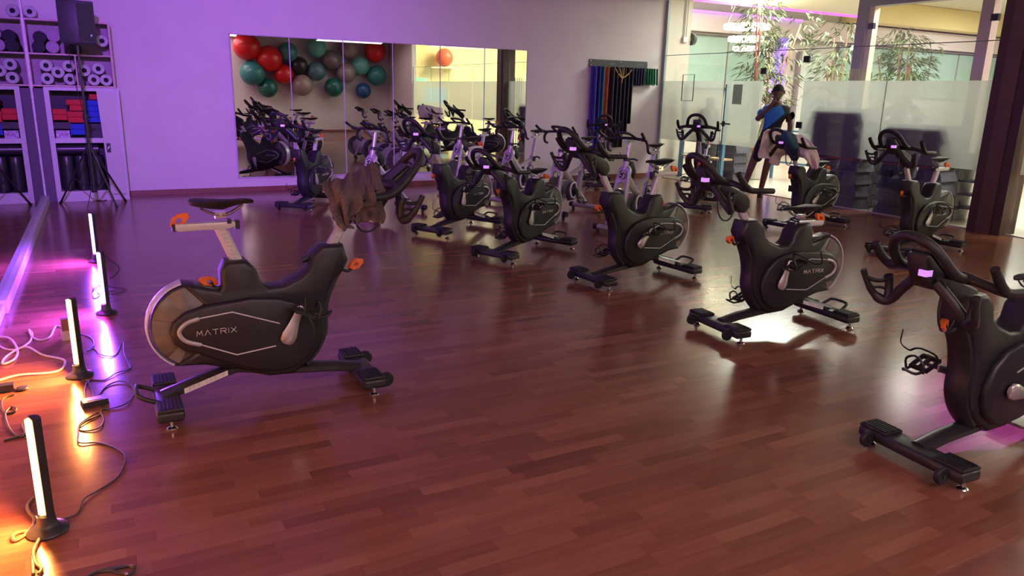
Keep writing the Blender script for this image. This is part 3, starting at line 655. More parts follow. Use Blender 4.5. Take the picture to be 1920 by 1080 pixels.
def spin_bike(label, x, y, hd, zs, zb, crank):
    t = thing('exercise_bike', label, 'exercise bike', (x, y, 0), rad(hd), 'black exercise bikes with grey flywheels')
    body = part('shroud', m_shroud, 'frame_shroud', SHR, t)
    part('frontc', m_front, 'front_column', BLK, t)
    fw = part('fly', m_flywheel, 'flywheel', FLY, t)
    part('ring', m_ring, 'flywheel_ring', RING, fw)
    for s in (-1, 1):
        part('sect%d' % s, lambda s=s: m_sector(s), 'flywheel_window', FLYL, fw, False)
        cv = part('cover%d' % s, lambda s=s: m_cover(s), 'side_cover', SHR, t)
        part('trim%d' % s, lambda s=s: m_trim(s), 'trim_line', GREYP, cv)
        part('logo%d' % s, lambda s=s: lettering('MATRIX', -.345 if s < 0 else -.125, .408, .026, .026, s*.1055, 1 if s < 0 else -1), 'lettering', STICK, cv, False)
        a = rad(crank) if s < 0 else rad(crank+180)
        cr = part('crank', m_crank, 'crank_arm', ALU, t); cr.location = (.085, s*.125, .345); cr.rotation_euler = (0, a, 0)
        ex, ez = .085+.168*sin(a), .345+.168*cos(a)
        pdl = part('pedal', m_pedal, 'pedal', BLK, t); pdl.location = (ex, s*.13, ez); pdl.rotation_euler = (0, rad(25), 0); pdl.scale = (1, s, 1)
        part('cage', m_cage, 'toe_cage', BLK, pdl); part('strap', m_strap, 'toe_strap', RUB, pdl)
    part('beam', m_beam, 'base_beam', BLKM, t)
    part('lab', m_label, 'spec_label', STICK, t, False)
    stuff(part('labink', m_labelink, 'label_print', GREYP, t, False))
    for sx, nm in ((-.5, 'rear_stabilizer'), (.5, 'front_stabilizer')):
        st = part('stab', lambda: m_stab(0), nm, BLKM, t); st.location = (sx, 0, 0)
        for s in (-1, 1):
            part('pad%d' % s, lambda s=s: m_pad(s), 'step_pad', RUB, st, False)
            f = part('foot', m_foot, 'levelling_foot', CHROME, st); f.location = (0, s*.235, 0)
            if sx > 0:
                wv = part('wheel', m_wheel, 'transport_wheel', RUB, st); wv.location = (.085, s*.19, .062)
                part('whub', m_wheelhub, 'wheel_bracket', BLK, st).location = (.085, s*.19, .062)
        if sx < 0: part('lifth', m_handle, 'lift_handle', BLK, st).location = (-.055, 0, .085)
    sp = (-.14-.285*(zs-.86)*.9)
    p0, p1 = (-.12, 0, .735), (sp, 0, zs-.13)
    link('seat_post', tilted(p0, p1, .062, .042).mesh('seat_post', SILV, False), t)
    stuff(link('scale_marks', ticks(p0, p1, 9, .0214).mesh('scale_marks', GREYP, False), t))
    sl = part('slider', m_slider, 'seat_slider', SILV, t); sl.location = (sp-.02, 0, zs)
    for k_, (c_, d_) in enumerate((((.1, 0, -.118), (.022, .046, .042)), ((-.19, 0, -.117), (.014, .046, .034)), ((.062, 0, -.1), (.02, .046, .02)))): part('endcap%d' % k_, lambda c_=c_, d_=d_: MB().box(c_, d_), 'end_cap', BLK, sl)
    sd = part('saddle', m_saddle, 'saddle', RUB, t); sd.location = (sp+.015, 0, zs)
    part('rails', m_rails, 'saddle_rails', CHROME, sd)
    lv = part('lever', m_lever, 'slider_lever', ORG, t); lv.location = (sp-.185, 0, zs-.085); lv.rotation_euler = (0, rad(-35), 0)
    for nm, pos, st_, ry in (('seat_pin', (-.262, -.02, .655), (-.2, -.02, .63), 200), ('handlebar_pin', (.49, .02, .673), (.415, .02, .65), -15)):
        lv = part('lever', m_lever, nm, ORG, t); lv.location = pos; lv.rotation_euler = (0, rad(ry), rad(25))
        part('stem'+nm, lambda: MB().tube(spline([st_, ((st_[0]+pos[0])/2, st_[1], st_[2]-.012), (pos[0]*.85+st_[0]*.15, pos[1], pos[2]-.006)], 3), .009, 6), nm+'_stem', BLK, t)
    hx = .76+.45*(zb-.88)
    q0, q1 = (.355, 0, .79), (hx-.36, 0, zb-.08)
    link('handlebar_post', tilted(q0, q1, .06, .042).mesh('handlebar_post', SILV, False), t)
    stuff(link('scale_marks', ticks(q0, q1, 7, .0214).mesh('scale_marks', GREYP, False), t))
    hb = part('carriage', m_carriage, 'handlebar_carriage', BLK, t); hb.location = (hx, 0, zb)
    L = (hx, 0, zb)
    for s in (-1, 1):
        part('arm%d' % s, lambda s=s: m_arm(s), 'handlebar_arm', RUB, t).location = L
        part('horn%d' % s, lambda s=s: m_horn(s), 'handlebar_horn', RUB, t).location = L
        part('cradle%d' % s, lambda s=s: m_cradle(s), 'bottle_cradle', BLK, t).location = L
    part('hoop', m_hoop, 'handlebar_hoop', RUB, t).location = L
    cn = part('console', m_console, 'console', BLK, t); cn.location = L
    part('cplate', m_consoleplate, 'console_face', BLKM, cn, False)
    dp = part('disp', lambda: MB().box((-.078, .031, .043), (.04, .036, .026)), 'console_screen', mat('console_glow', (.3, .2, .4), .4, emit=(.75, .3, .9), est=.9), cn, False)
    part('cable', m_cable, 'cable', BLK, t).location = L
    part('fknob', lambda: MB().cyl((.235, 0, .735), (.2, 0, .72), .02, 10, .016), 'brake_knob', BLK, t)
    return t
BIKES = [
 ('black exercise bike facing away from the left mirror, brown jacket over its handlebar', .657, 3.885, 0, 1.05, 1.08, 24),
 ('black exercise bike nearest the back wall mirror, beyond the brown jacket', 2.495, 10.46, 229.4, 1.02, 1.08, 190),
 ('black exercise bike facing the mirrors, just right of the brown jacket', 3.64, 8.02, 205.9, 1.07, 1.10, 175),
 ('black exercise bike with low handlebar and saddle, second of the front diagonal row', 3.733, 6.58, 203, .84, .88, 172),
 ('black exercise bike in the middle with saddle and handlebar raised on long silver posts', 4.113, 5.224, 184, 1.05, 1.13, 135),
 ('black exercise bike with low saddle standing before the man, shadow on the floor', 4.16, 3.66, 176, .865, 1.04, 163),
 ('black exercise bike cut by the right edge, closest to the camera', 3.61, 1.815, 176.5, .846, .88, 75),
 ('black exercise bike facing the camera before the frosted glass, seen head-on', 7.795, 8.5, 218, 1.0, 1.17, 60),
 ('black exercise bike with pink towel and dark pouch on its handlebar', 7.94, 6.64, 186, .83, 1.05, 130),
 ('black exercise bike alone before the stacked steps, next to the brown column', 7.80, 5.02, 185, 1.02, 1.12, 150),
 ('black exercise bike in front of the hanging resistance bands', 7.8, 11.18, 239, .95, 1.07, 150),
]
for a in BIKES: spin_bike(*a)

# ------------------------------------------------------------------ silver exercise bikes of the back row
def s_fork():
    out = [(-.085, .70)]+[(.085*cos(rad(180-180*i/12)), .72+.085*sin(rad(180-180*i/12))) for i in range(13)]+[(.085, .70), (.115, .12), (.066, .12), (.058, .52)]+[(.058*cos(rad(180*i/8)), .55+.058*sin(rad(180*i/8))) for i in range(9)]+[(-.058, .52), (-.066, .12), (-.115, .12)]
    m = MB().prism(out, -.028, .028, .01, 'x'); m.v = [(p[0]+.44-(p[2]-.12)*.28, p[1], p[2]) for p in m.v]; return m
def s_badge():
    m = MB().lathe([(.001, .008), (.05, .008), (.056, 0)], n=24, axis='x'); return m
def s_swirl():
    m = MB()
    for a0, a1, r0, r1 in ((20, 140, .044, .02), (150, 260, .044, .018), (270, 380, .044, .02)):
        P = [(.0105, (r0+(r1-r0)*i/8)*cos(rad(a0+(a1-a0)*i/8)), (r0+(r1-r0)*i/8)*sin(rad(a0+(a1-a0)*i/8))) for i in range(9)]
        m.tube(P, [.004+.005*sin(PI*i/8) for i in range(9)], 5)
    m.tube([(.0105, .05*cos(2*PI*i/24), .05*sin(2*PI*i/24)) for i in range(24)], .0025, 5, True); return m
def s_frame():
    m = MB(); m.tube([(.27, 0, .74), (.1, 0, .56), (-.42, 0, .1)], [.05, .045, .034], 8, sq=(1, .7)); m.bar((-.19, 0, .28), (-.3, 0, .68), .05, .055)
    m.bar((.06, 0, .52), (-.29, 0, .63), .04, .045); m.tube([(.275, 0, .70), (.235, 0, .88)], .034, 10); m.bar((-.12, 0, .37), (.22, 0, .2), .05, .05); return m
def s_bars():
    m = MB(); m.tube(spline([(.36, -.25, 1.12), (.30, -.24, 1.105), (.24, -.16, 1.11), (.22, 0, 1.115), (.24, .16, 1.11), (.30, .24, 1.105), (.36, .25, 1.12)], 4), .0175, 8)
    for s in (-1, 1):
        m.tube(spline([(.28, s*.24, 1.108), (.34, s*.275, 1.13), (.42, s*.29, 1.185)], 4), .0165, 8)
        m.tube(spline([(.24, s*.235, 1.1), (.25, s*.27, 1.05), (.235, s*.275, .98), (.18, s*.27, .955)], 4), .0165, 8)
    m.tube(spline([(.23, -.1, 1.12), (.33, -.085, 1.165), (.385, -.05, 1.18), (.385, .05, 1.18), (.33, .085, 1.165), (.23, .1, 1.12)], 4), .016, 8); return m
def s_guard(): return MB().prism([(.5, .24), (.42, .16), (.28, .13), (.0, .2), (-.1, .26), (-.13, .34), (-.1, .42), (0, .46), (.2, .47), (.42, .46), (.5, .38)], -.075, -.05, .008)
def s_guardrim(): return MB().tube(spline([(-.02+.12*cos(2*PI*i/12), -.078, .33+.12*sin(2*PI*i/12)) for i in range(12)], 2, True), .012, 6, True)
def s_inner(): return MB().prism([(.12, .2), (.0, .2), (-.09, .26), (-.11, .34), (-.08, .42), (0, .45), (.1, .43), (.17, .33)], .045, .068, .006)
def s_guardring(): return MB().tube(spline([(.09, .075, .34), (.06, .075, .42), (-.02, .075, .43), (-.06, .075, .35), (-.04, .075, .25), (.05, .075, .245)], 4, True), .013, 6, True)
def s_stab(): return MB().tube([(0, -.26, .07), (0, .26, .07)], .034, 8)
def s_end(q): return MB().tube([(0, q*.22, .07), (0, q*.275, .07)], .037, 12).cyl((0, q*.22, 0), (0, q*.22, .06), .022, 10)
def silver_bike(label, x, y, hd, zs=1.0, crank=30):
    t = thing('silver_exercise_bike', label, 'exercise bike', (x, y, 0), rad(hd), 'silver exercise bikes in the back row')
    part('sframe', s_frame, 'frame', SBIKE, t); fk = part('sfork', s_fork, 'fork', SBIKE, t)
    bd = part('sbadge', s_badge, 'badge', BLK, fk); bd.location = (.316, 0, .70); bd.rotation_euler = (0, rad(-16), 0)
    sw = part('sswirl', s_swirl, 'emblem', STICK, fk); sw.location = (.316, 0, .70); sw.rotation_euler = (0, rad(-16), 0)
    fw = part('sfly', lambda: MB().lathe([(.001, -.012), (.17, -.012), (.19, -.018), (.225, -.018), (.23, -.01), (.23, .01), (.225, .018), (.19, .018), (.17, .012), (.001, .012)], (.40, 0, .31), 32, 'y'), 'flywheel', FLY, t)
    part('sflyr', lambda: MB().tube([(.40+.226*cos(2*PI*i/36), 0, .31+.226*sin(2*PI*i/36)) for i in range(36)], .009, 6, True), 'rim', CHROME, fw)
    part('sguard', s_guard, 'drive_cover', SBIKE, t); part('sgrim', s_guardrim, 'cover_rim', BLK, t); part('sinner', s_inner, 'crank_shield', BLK, t); part('sgring', s_guardring, 'cover_ring', STICK, t)
    for s in (-1, 1):
        a = rad(crank+(180 if s > 0 else 0)); c_ = part('scrank', m_crank, 'crank_arm', BLK, t); c_.location = (-.02, s*.1, .33); c_.rotation_euler = (0, a, 0)
        pl = part('pedal', m_pedal, 'pedal', BLK, t); pl.location = (-.02+.168*sin(a), s*.105, .33+.168*cos(a)); pl.scale = (1, s, 1); part('cage', m_cage, 'toe_cage', BLK, pl)
    for sx, nm in ((-.44, 'rear_stabilizer'), (.44, 'front_stabilizer')):
        st = part('sstab', s_stab, nm, SBIKE, t); st.location = (sx, 0, 0)
        for s in (-1, 1): part('send%d' % s, lambda s=s: s_end(s), 'end_foot', BLK, st)
    link('seat_post', MB().bar((-.295, 0, .64), (-.295-.25*(zs-.67), 0, zs-.06), .042, .042).mesh('seat_post', SILV, False), t)
    part('sclamp', lambda: MB().bar((-.315, 0, .66), (-.296, 0, .6), .066, .07).tube([(-.33, 0, .655), (-.36, .06, .66), (-.36, .1, .64)], .013, 8), 'post_clamp', BLK, t)
    sx = -.295-.25*(zs-.67)
    link('seat_slider', MB().bar((sx-.1, 0, zs-.075), (sx+.1, 0, zs-.075), .042, .034).mesh('seat_slider', SILV, False), t)
    sd = part('saddle', m_saddle, 'saddle', RUB, t); sd.location = (sx, 0, zs+.02); part('rails', m_rails, 'saddle_rails', CHROME, sd)
    part('shpost', lambda: MB().tube([(.238, 0, .86), (.195, 0, 1.07)], .024, 10).box((.21, 0, 1.08), (.16, .05, .025)), 'handlebar_post', ALU, t)
    part('sclamp2', lambda: MB().tube([(.243, 0, .845), (.235, 0, .885)], .04, 10).tube([(.22, 0, .87), (.18, .06, .875), (.15, .09, .86)], .012, 8), 'post_clamp', BLK, t)
    part('sbars', s_bars, 'handlebar', RUB, t)
    part('sbox', lambda: MB().prism([(.16, .72), (.22, .80), (.13, .84), (.06, .72), (.1, .64)], -.03, .03, .008), 'brake_box', BLK, t)
    return t
for lab, x, y, h_, zs, ck in (('silver exercise bike behind the brown jacket, at the left end of the back row', 3.23, 9.42, 206, 1.0, 40),
    ('silver exercise bike, second from the left in the back row, close to the mirror', 5.22, 11.15, 205, .98, 70),
    ('silver exercise bike, third from the left in the back row', 5.45, 9.85, 204, 1.03, 160),
    ('silver exercise bike, second from the right in the back row', 5.55, 8.62, 203, 1.0, 20),
    ('silver exercise bike at the right end of the back row', 5.62, 7.26, 201, 1.0, 160)):
    silver_bike(lab, x, y, h_, zs, ck)

# ------------------------------------------------------------------ cloth: jacket and towels
def cloth(name, m, rows, folds, amp, thick=.012, seed=1, k=5, slant=1.5):
    """rows: list of polylines (top to bottom); lofted, resampled and rippled into one folded sheet"""
    R = random.Random(seed); G = [spline(r, k) for r in rows]; n = min(len(g) for g in G); nv = len(rows)
    cols = []
    for j in range(n): cols.append(spline([g[j] for g in G], k))
    h = len(cols[0]); vs = []; fs = []; ph = R.uniform(0, 6)
    for j in range(n):
        for i in range(h):
            p = cols[j][i]; a = cols[min(n-1, j+1)][i]-cols[max(0, j-1)][i]; b = cols[j][min(h-1, i+1)]-cols[j][max(0, i-1)]
            nn = a.cross(b); nn = nn.normalized() if nn.length > 1e-9 else Vector((0, -1, 0))
            q = i/(h-1); u = j/(n-1)
            f1 = folds*u*PI+ph+slant*q; d = amp*(.3+q)*((1-1.7*abs(sin(f1)))*.8+.45*sin(folds*2.3*u*PI-3.1*q+ph*2)+.3*sin(9*q+5*u+ph))*.75
            vs.append(p+nn*d)
    for j in range(n-1):
        for i in range(h-1): fs.append((j*h+i, (j+1)*h+i, (j+1)*h+i+1, j*h+i+1))
    mb = MB(); mb.add(vs, fs); o = mb.build(name, m)
    md = o.modifiers.new('thickness', 'SOLIDIFY'); md.thickness = thick; md.offset = 0
    md = o.modifiers.new('smooth', 'SUBSURF'); md.levels = 1; md.render_levels = 1
    return o
def on(px, py, y): d = pray(px, py); return EYE+d*(y/d.y)
JK = mat('brown_fleece', (.115, .08, .075), .95, var=.25, scale=60, bump=.4)
def J(u, v, y): return on(500+u/6.4, 270+v/6.4, y)
jm = [
 [J(1330, 250, 3.95), J(1230, 240, 3.9), J(1120, 285, 3.86), J(980, 360, 3.8), J(850, 425, 3.76), J(735, 440, 3.72)],
 [J(1350, 420, 3.76), J(1240, 420, 3.68), J(1110, 470, 3.66), J(960, 500, 3.64), J(820, 500, 3.64), J(680, 510, 3.66)],
 [J(1375, 560, 3.68), J(1260, 560, 3.6), J(1130, 620, 3.6), J(990, 640, 3.58), J(860, 660, 3.6), J(760, 690, 3.62)],
 [J(1370, 640, 3.66), J(1230, 680, 3.62), J(1090, 740, 3.6), J(970, 800, 3.58), J(850, 800, 3.6), J(720, 790, 3.62)],
 [J(1150, 700, 3.66), J(1080, 780, 3.64), J(1020, 870, 3.6), J(960, 940, 3.58), J(910, 930, 3.6), J(850, 895, 3.62)],
 [J(1060, 760, 3.68), J(1020, 860, 3.66), J(990, 950, 3.63), J(960, 1015, 3.6), J(930, 1010, 3.6), J(895, 970, 3.62)]]
jo = cloth('jacket', JK, jm, 4.2, .05, .012, 3, 6, 4.2); tag(jo, 'brown fleece jacket draped over the handlebar of the front left bike', 'jacket')
jm2 = [
 [J(1380, 560, 3.8), J(1300, 540, 3.74), J(1200, 600, 3.72), J(1120, 660, 3.72)],
 [J(1385, 760, 3.8), J(1290, 740, 3.74), J(1180, 760, 3.72), J(1090, 800, 3.72)],
 [J(1372, 960, 3.8), J(1290, 930, 3.76), J(1170, 925, 3.72), J(1060, 975, 3.72)]]
s2 = cloth('jacket_sleeve', JK, jm2, 3.2, .035, .014, 8); s2.parent = jo
jm3 = [[J(1360, 280, 3.92), J(1300, 250, 3.88), J(1240, 270, 3.82)], [J(1365, 450, 3.8), J(1310, 430, 3.72), J(1255, 450, 3.66)], [J(1385, 600, 3.7), J(1330, 590, 3.62), J(1250, 560, 3.6)]]
s3 = cloth('jacket_hood', JK, jm3, 1.8, .03, .014, 5); s3.parent = jo
TW = mat('pink_towel', (.78, .63, .65), .95, var=.08, scale=90, bump=.5); NAVY = mat('navy_cloth', (.02, .06, .1), .85, var=.25, scale=50, bump=.2)
def T(u, v, y): return on(1360+u/4.155, 130+v/4.155, y)
tm = [
 [T(300, 485, 6.62), T(345, 465, 6.66), T(400, 480, 6.7), T(470, 500, 6.72), T(540, 505, 6.66), T(610, 520, 6.58)],
 [T(275, 570, 6.62), T(330, 560, 6.7), T(400, 570, 6.74), T(480, 570, 6.74), T(570, 570, 6.62), T(680, 580, 6.46)],
 [T(268, 650, 6.64), T(320, 640, 6.7), T(390, 670, 6.76), T(470, 630, 6.74), T(585, 640, 6.58), T(715, 640, 6.42)],
 [T(268, 692, 6.64), T(330, 702, 6.7), T(395, 752, 6.76), T(480, 662, 6.74), T(610, 700, 6.55), T(738, 705, 6.4)],]
to = cloth('towel', TW, tm[:], 3.8, .035, .01, 4); tag(to, 'pale pink towel hung across the handlebar of the bike by the doorway', 'towel')
tm2 = [[T(545, 505, 6.5), T(600, 512, 6.47), T(640, 545, 6.43)], [T(565, 600, 6.47), T(640, 600, 6.42), T(700, 610, 6.38)], [T(600, 680, 6.45), T(665, 690, 6.4), T(735, 690, 6.36)], [T(660, 745, 6.44), T(700, 780, 6.4), T(728, 745, 6.37)]]
t2 = cloth('towel_end', TW, tm2, 2.2, .03, .01, 6); t2.parent = to
pm = [[T(435, 495, 6.4), T(480, 482, 6.37), T(540, 512, 6.34)], [T(450, 560, 6.37), T(505, 550, 6.3), T(565, 560, 6.32)], [T(500, 620, 6.38), T(535, 625, 6.32), T(572, 610, 6.33)], [T(535, 655, 6.39), T(555, 662, 6.36), T(573, 648, 6.34)]]
po = cloth('pouch', NAVY, pm, 2, .02, .02, 2); tag(po, 'dark teal soft pouch hung beside the pink towel', 'pouch')

# ------------------------------------------------------------------ led bars and cords at the left
LED_O = ledmat('led_amber', (1, .42, .07), (1, .62, .2), 0, .45, 9); LED_P = ledmat('led_violet', (1, .08, .5), (.42, .22, 1), 0, .45, 10)
def led_bar(label, x, y, face, m, col, power, low=None, spread=180):
    t = thing('led_light_bar', label, 'light bar', (x, y, 0), 0, 'upright light bars along the left side')
    MB().lathe([(.001, 0), (.066, 0), (.07, .006), (.066, .014), (.043, .022), (.033, .036), (.03, .07)], n=24).build('base', BLK, t)
    a = rad(face); d = Vector((cos(a), sin(a), 0)); s_ = Vector((-sin(a), cos(a), 0))
    MB().add([tuple(d*px+s_*py)+(0,) if False else tuple((d*px+s_*py)+Vector((0, 0, z))) for z in (.07, .45) for px, py in ((.004, -.03), (.004, .03), (-.014, .027), (-.026, .014), (-.026, -.014), (-.014, -.027))],
             [(5, 4, 3, 2, 1, 0), (6, 7, 8, 9, 10, 11)]+[(i, (i+1) % 6, 6+(i+1) % 6, 6+i) for i in range(6)]).build('body', BLK, t, False)
    MB().add([tuple((d*px+s_*py)+Vector((0, 0, z))) for z in (.078, .444) for px, py in ((.005, -.024), (.018, -.016), (.022, 0), (.018, .016), (.005, .024))],
             [(4, 3, 2, 1, 0), (5, 6, 7, 8, 9)]+[(i, (i+1) % 5, 5+(i+1) % 5, 5+i) for i in range(5)]).build('light_strip', m, t, True)
    for z, p, c in ((.36, .35, col), (.22, .35, col), (.1, .13, low or col)):
        l = bpy.data.lights.new('led_glow', 'AREA'); l.energy = power*p; l.color = c; l.shape = 'RECTANGLE'; l.size = .03; l.size_y = .1; l.spread = rad(spread)
        o = bpy.data.objects.new('led_glow', l); C.objects.link(o); o.parent = t; o.location = d*.026+Vector((0, 0, z)); o.rotation_euler = d.to_track_quat('-Z', 'Z').to_euler()
    return t
AMB = (1, .3, .07); VIO = (.25, .07, 1); MAG = (1, .05, .9)
led_bar('amber lit upright light bar closest to the camera', -.318, 2.93, 198, LED_O, AMB, 62)
led_bar('amber lit upright light bar in front of the white cords', -.242, 4.6, 198, LED_O, AMB, 54)
led_bar('violet lit upright light bar with a cord tangle at its foot', -.096, 5.87, 198, LED_P, VIO, 72, MAG)
led_bar('violet lit upright light bar farthest back, overlapping the next one', -.157, 7.7, 198, LED_P, VIO, 72, MAG)
WCORD = mat('white_cord', (.62, .5, .42), .5); BCORD = mat('black_cord', (.02, .018, .018), .5); TCORD = mat('olive_cord', (.16, .1, .05), .5)
def cord(label, pix, r, m, k=5, z=None, name='cord'):
    P = [onfloor(x, y) for x, y in pix]; P = [Vector((p.x, p.y, r+.0005+(z[i] if z else (.004 if i % 3 == 2 else 0)))) for i, p in enumerate(P)]
    o = MB().tube(spline(P, k), r, 6).build(name, m); return tag(o, label, 'cord')
A3 = lambda L: [(u/3, 380+v/3) for u, v in L]; A27 = lambda L: [(u/2.7, 680+v/2.7) for u, v in L]; A6 = lambda L: [(u/6, 900+v/6) for u, v in L]
cord('white looping extension cord on the floor at the left edge', A3([(-30, 775), (0, 762), (60, 775), (98, 830), (88, 880), (40, 912), (12, 908), (45, 865), (145, 820), (240, 862), (340, 884), (368, 905), (345, 945), (270, 965), (110, 980), (0, 1005), (-40, 1020)]), .0065, WCORD)
cord('white cord running to the plug adapter behind the amber bar', A3([(-30, 790), (30, 828), (100, 832), (165, 790), (182, 745), (165, 722), (180, 758), (225, 778), (280, 765), (305, 715), (320, 700), (362, 705)]), .0055, WCORD)
cord('black thin cord looping from the small black box', A27([(500, 168), (540, 122), (610, 100), (668, 125), (672, 175), (630, 218), (560, 236), (515, 240)]), .0035, BCORD)
cord('black cord with loops running from the black box to the closest light bar', A27([(517, 215), (505, 268), (440, 300), (398, 335), (430, 350), (500, 338), (525, 295), (505, 258), (470, 275), (405, 315), (396, 360), (402, 412), (500, 410), (590, 440), (636, 490), (600, 580), (500, 650), (425, 700), (390, 770), (300, 803)]), .0036, BCORD)
cord('black cord from the second amber bar to the black box', A27([(392, 50), (420, 90), (445, 100), (465, 140), (475, 178)]), .003, BCORD)
cord('black cord curling between the violet and amber bars', A27([(655, -10), (660, 30), (590, 58), (530, 90), (455, 92), (430, 140), (432, 185)]), .003, BCORD)
cord('thin dark cord zigzagging across the violet reflection', A3([(450, 740), (515, 765), (528, 810), (490, 838), (530, 825), (570, 862), (650, 862), (690, 785), (700, 860), (735, 935)]), .003, BCORD)
cord('tangled dark cord at the foot of the violet bar', A3([(600, 470), (560, 462), (520, 500), (530, 540), (560, 520), (520, 480), (600, 470), (650, 478), (712, 490), (640, 515), (610, 500), (660, 500)]), .003, BCORD)
cord('dark cord beside the farthest violet bar', A3([(590, 292), (612, 315), (650, 345), (672, 372), (640, 415), (615, 425)]), .003, BCORD)
cord('coiled black audio cord at the left edge', A27([(70, 166), (20, 185), (8, 220), (25, 258), (70, 256), (82, 240), (55, 230), (28, 262), (36, 315), (60, 355), (100, 380), (140, 372)]), .005, BCORD)
cord('black cord loop behind the closest light bar', A27([(20, 400), (60, 388), (100, 380), (128, 360), (112, 320), (140, 285)]), .005, BCORD)
cord('thick olive cord twisting past the base of the closest light bar', A6([(375, 220), (312, 300), (330, 390), (385, 440), (375, 520), (330, 600), (250, 660), (165, 700), (150, 660), (210, 610), (330, 592), (430, 600), (450, 660), (400, 780), (380, 860), (410, 960), (470, 1020), (440, 1090)]), .0062, TCORD)
cord('second strand of olive cord running to the lower frame edge', A6([(395, 470), (350, 570), (300, 615), (380, 600), (460, 640), (430, 720), (375, 830), (372, 960), (380, 1090)]), .0058, TCORD)
cord('dark cord coil cut by the lower frame edge', A6([(980, 1110), (1060, 1062), (1200, 1035), (1330, 1005), (1450, 988), (1510, 1010), (1500, 1050), (1430, 1095)]), .0062, BCORD)
cord('second loop of the dark coil at the lower frame edge', A6([(1010, 1090), (1100, 1050), (1250, 1052), (1340, 1062), (1420, 1075), (1440, 1110)]), .006, BCORD)
cord('dark speaker cord lying along the foot of the shelf', [(300/2.7, 1000/2.7), (360/2.7, 1003/2.7), (450/2.7, 1012/2.7), (540/2.7, 1014/2.7), (510/2.7, 965/2.7)], .005, BCORD)
p = onfloor(178, 758); bx = thing('control_box', 'small flat black control box on the floor amid the cords', 'box', (p.x, p.y, 0), rad(12))
MB().box((0, 0, .016), (.12, .075, .03), taper=(.94, .92)).build('case', BLK, bx, False); MB().box((0, .0, .0315), (.07, .04, .002)).build('label_plate', mat('dark_label', (.1, .1, .1), .4), bx, False)
p = onfloor(126, 636); ad = thing('plug_adapter', 'pale plug adapter block behind the amber light bar', 'adapter', (p.x, p.y, 0), rad(8))
MB().box((0, 0, .03), (.055, .05, .06)).build('body', WCORD, ad, False); MB().box((0, .004, .1), (.045, .04, .078)).build('plug', mat('brown_plug', (.2, .09, .06), .5), ad, False)
p = onfloor(42, 731); au = thing('audio_plug', 'round black plug lying flat at the left edge', 'plug', (p.x, p.y, 0))
MB().lathe([(.001, 0), (.026, .001), (.03, .008), (.026, .016), (.001, .018)], n=18).build('disc', BLK, au); MB().tube([(-.03, 0, .008), (-.2, -.02, .008)], .006, 6).build('lead', BLK, au)
p = onfloor(-2, 735); tag(MB().box((p.x, p.y, .02), (.14, .05, .038)).build('power_strip', BLK, None, False), 'black power strip end at the left edge', 'power strip')

# ------------------------------------------------------------------ storage shelf in the corner
SHW = mat('shelf_wood', (.55, .38, .36), .5, var=.1, scale=14); SHL = mat('shelf_white', (.6, .56, .6), .5, var=.04); DARK = mat('shelf_dark_back', (.06, .05, .07), .7)
YS0, YS1 = 11.86, 12.25
sh = thing('storage_shelf', 'tall open storage shelf in the corner beside the left mirror', 'shelf', (0, 0, 0))
def bd(nm, x0, x1, y0, y1, z0, z1, m):
    if nm in ('top_board', 'shelf_board', 'top_rail', 'middle_board', 'plinth', 'divider'): y0 += .003 if nm != 'divider' else .005; z0 += .0007; x0 += .0007; x1 -= .0007
    return MB().box(((x0+x1)/2, (y0+y1)/2, (z0+z1)/2), (x1-x0, y1-y0, z1-z0)).build(nm, m, sh, False)
bd('side_board', -.755, -.728, YS0, YS1, 1.5, 2.37, SHW); bd('side_board', .205, .232, YS0, YS1, 1.5, 2.37, SHW)
bd('top_board', -.755, .232, YS0, YS1, 2.345, 2.37, SHW); bd('shelf_board', -.728, .205, YS0, YS1, 1.925, 1.945, SHW); bd('divider', -.222, -.204, YS0, YS1, 1.545, 1.925, SHW)
bd('shelf_board', -.755, .232, YS0, YS1, 1.523, 1.545, SHW)
bd('back_board', -.755, .232, YS1-.01, YS1, 1.545, 2.345, mat('shelf_back', (.4, .33, .36), .6))
bd('post', -.62, -.56, YS0, YS1, .06, 1.5, SHL); bd('post', .215, .262, YS0, YS1, 0, 1.5, SHL); bd('top_rail', -.62, .262, YS0, YS1, 1.475, 1.52, SHL)
bd('middle_board', -.56, .215, YS0, YS1, .79, .855, SHL); bd('plinth', -.62, .262, YS0, YS1, 0, .14, SHL); bd('back_board', -.62, .262, YS1-.012, YS1, .14, 1.475, DARK)
bd('side_panel', -.755, -.62, YS0+.05, YS1, 0, 1.5, mat('corner_panel_dark', (.12, .09, .14), .6))
pn = MB(); pn.add([(-.01, YS0-.012, 1.478), (.213, YS0-.012, 1.478), (.222, YS0-.035, .09), (.035, YS0-.035, .09), (-.01, YS0+.008, 1.478), (.213, YS0+.008, 1.478), (.222, YS0-.015, .09), (.035, YS0-.015, .09)], [(0, 3, 2, 1), (4, 5, 6, 7), (0, 1, 5, 4), (1, 2, 6, 5), (2, 3, 7, 6), (3, 0, 4, 7)])
pn = tag(pn.build('sliding_panel', mat('pale_panel', (.55, .54, .5), .5, var=.03), None, False), 'tall pale panel with a small black plate leaning on the corner shelf', 'panel')
MB().box((.065, YS0-.03, .725), (.05, .006, .125)).build('black_plate', BLK, pn, False)
MB().prism([(.05, .70), (.075, .725), (.08, .755), (.056, .73)], YS0-.0345, YS0-.0325).build('leaf_mark', STICK, pn, False)
FOAM = mat('grey_foam', (.5, .5, .52), .9, var=.18, scale=60, bump=.2); HOLE = mat('roller_core', (.015, .015, .02), .8)
def roller_body(): return MB().lathe([(.031, -.17), (.07, -.172), (.076, -.165), (.076, .165), (.07, .172), (.031, .172)], n=24, axis='y', cap=False)
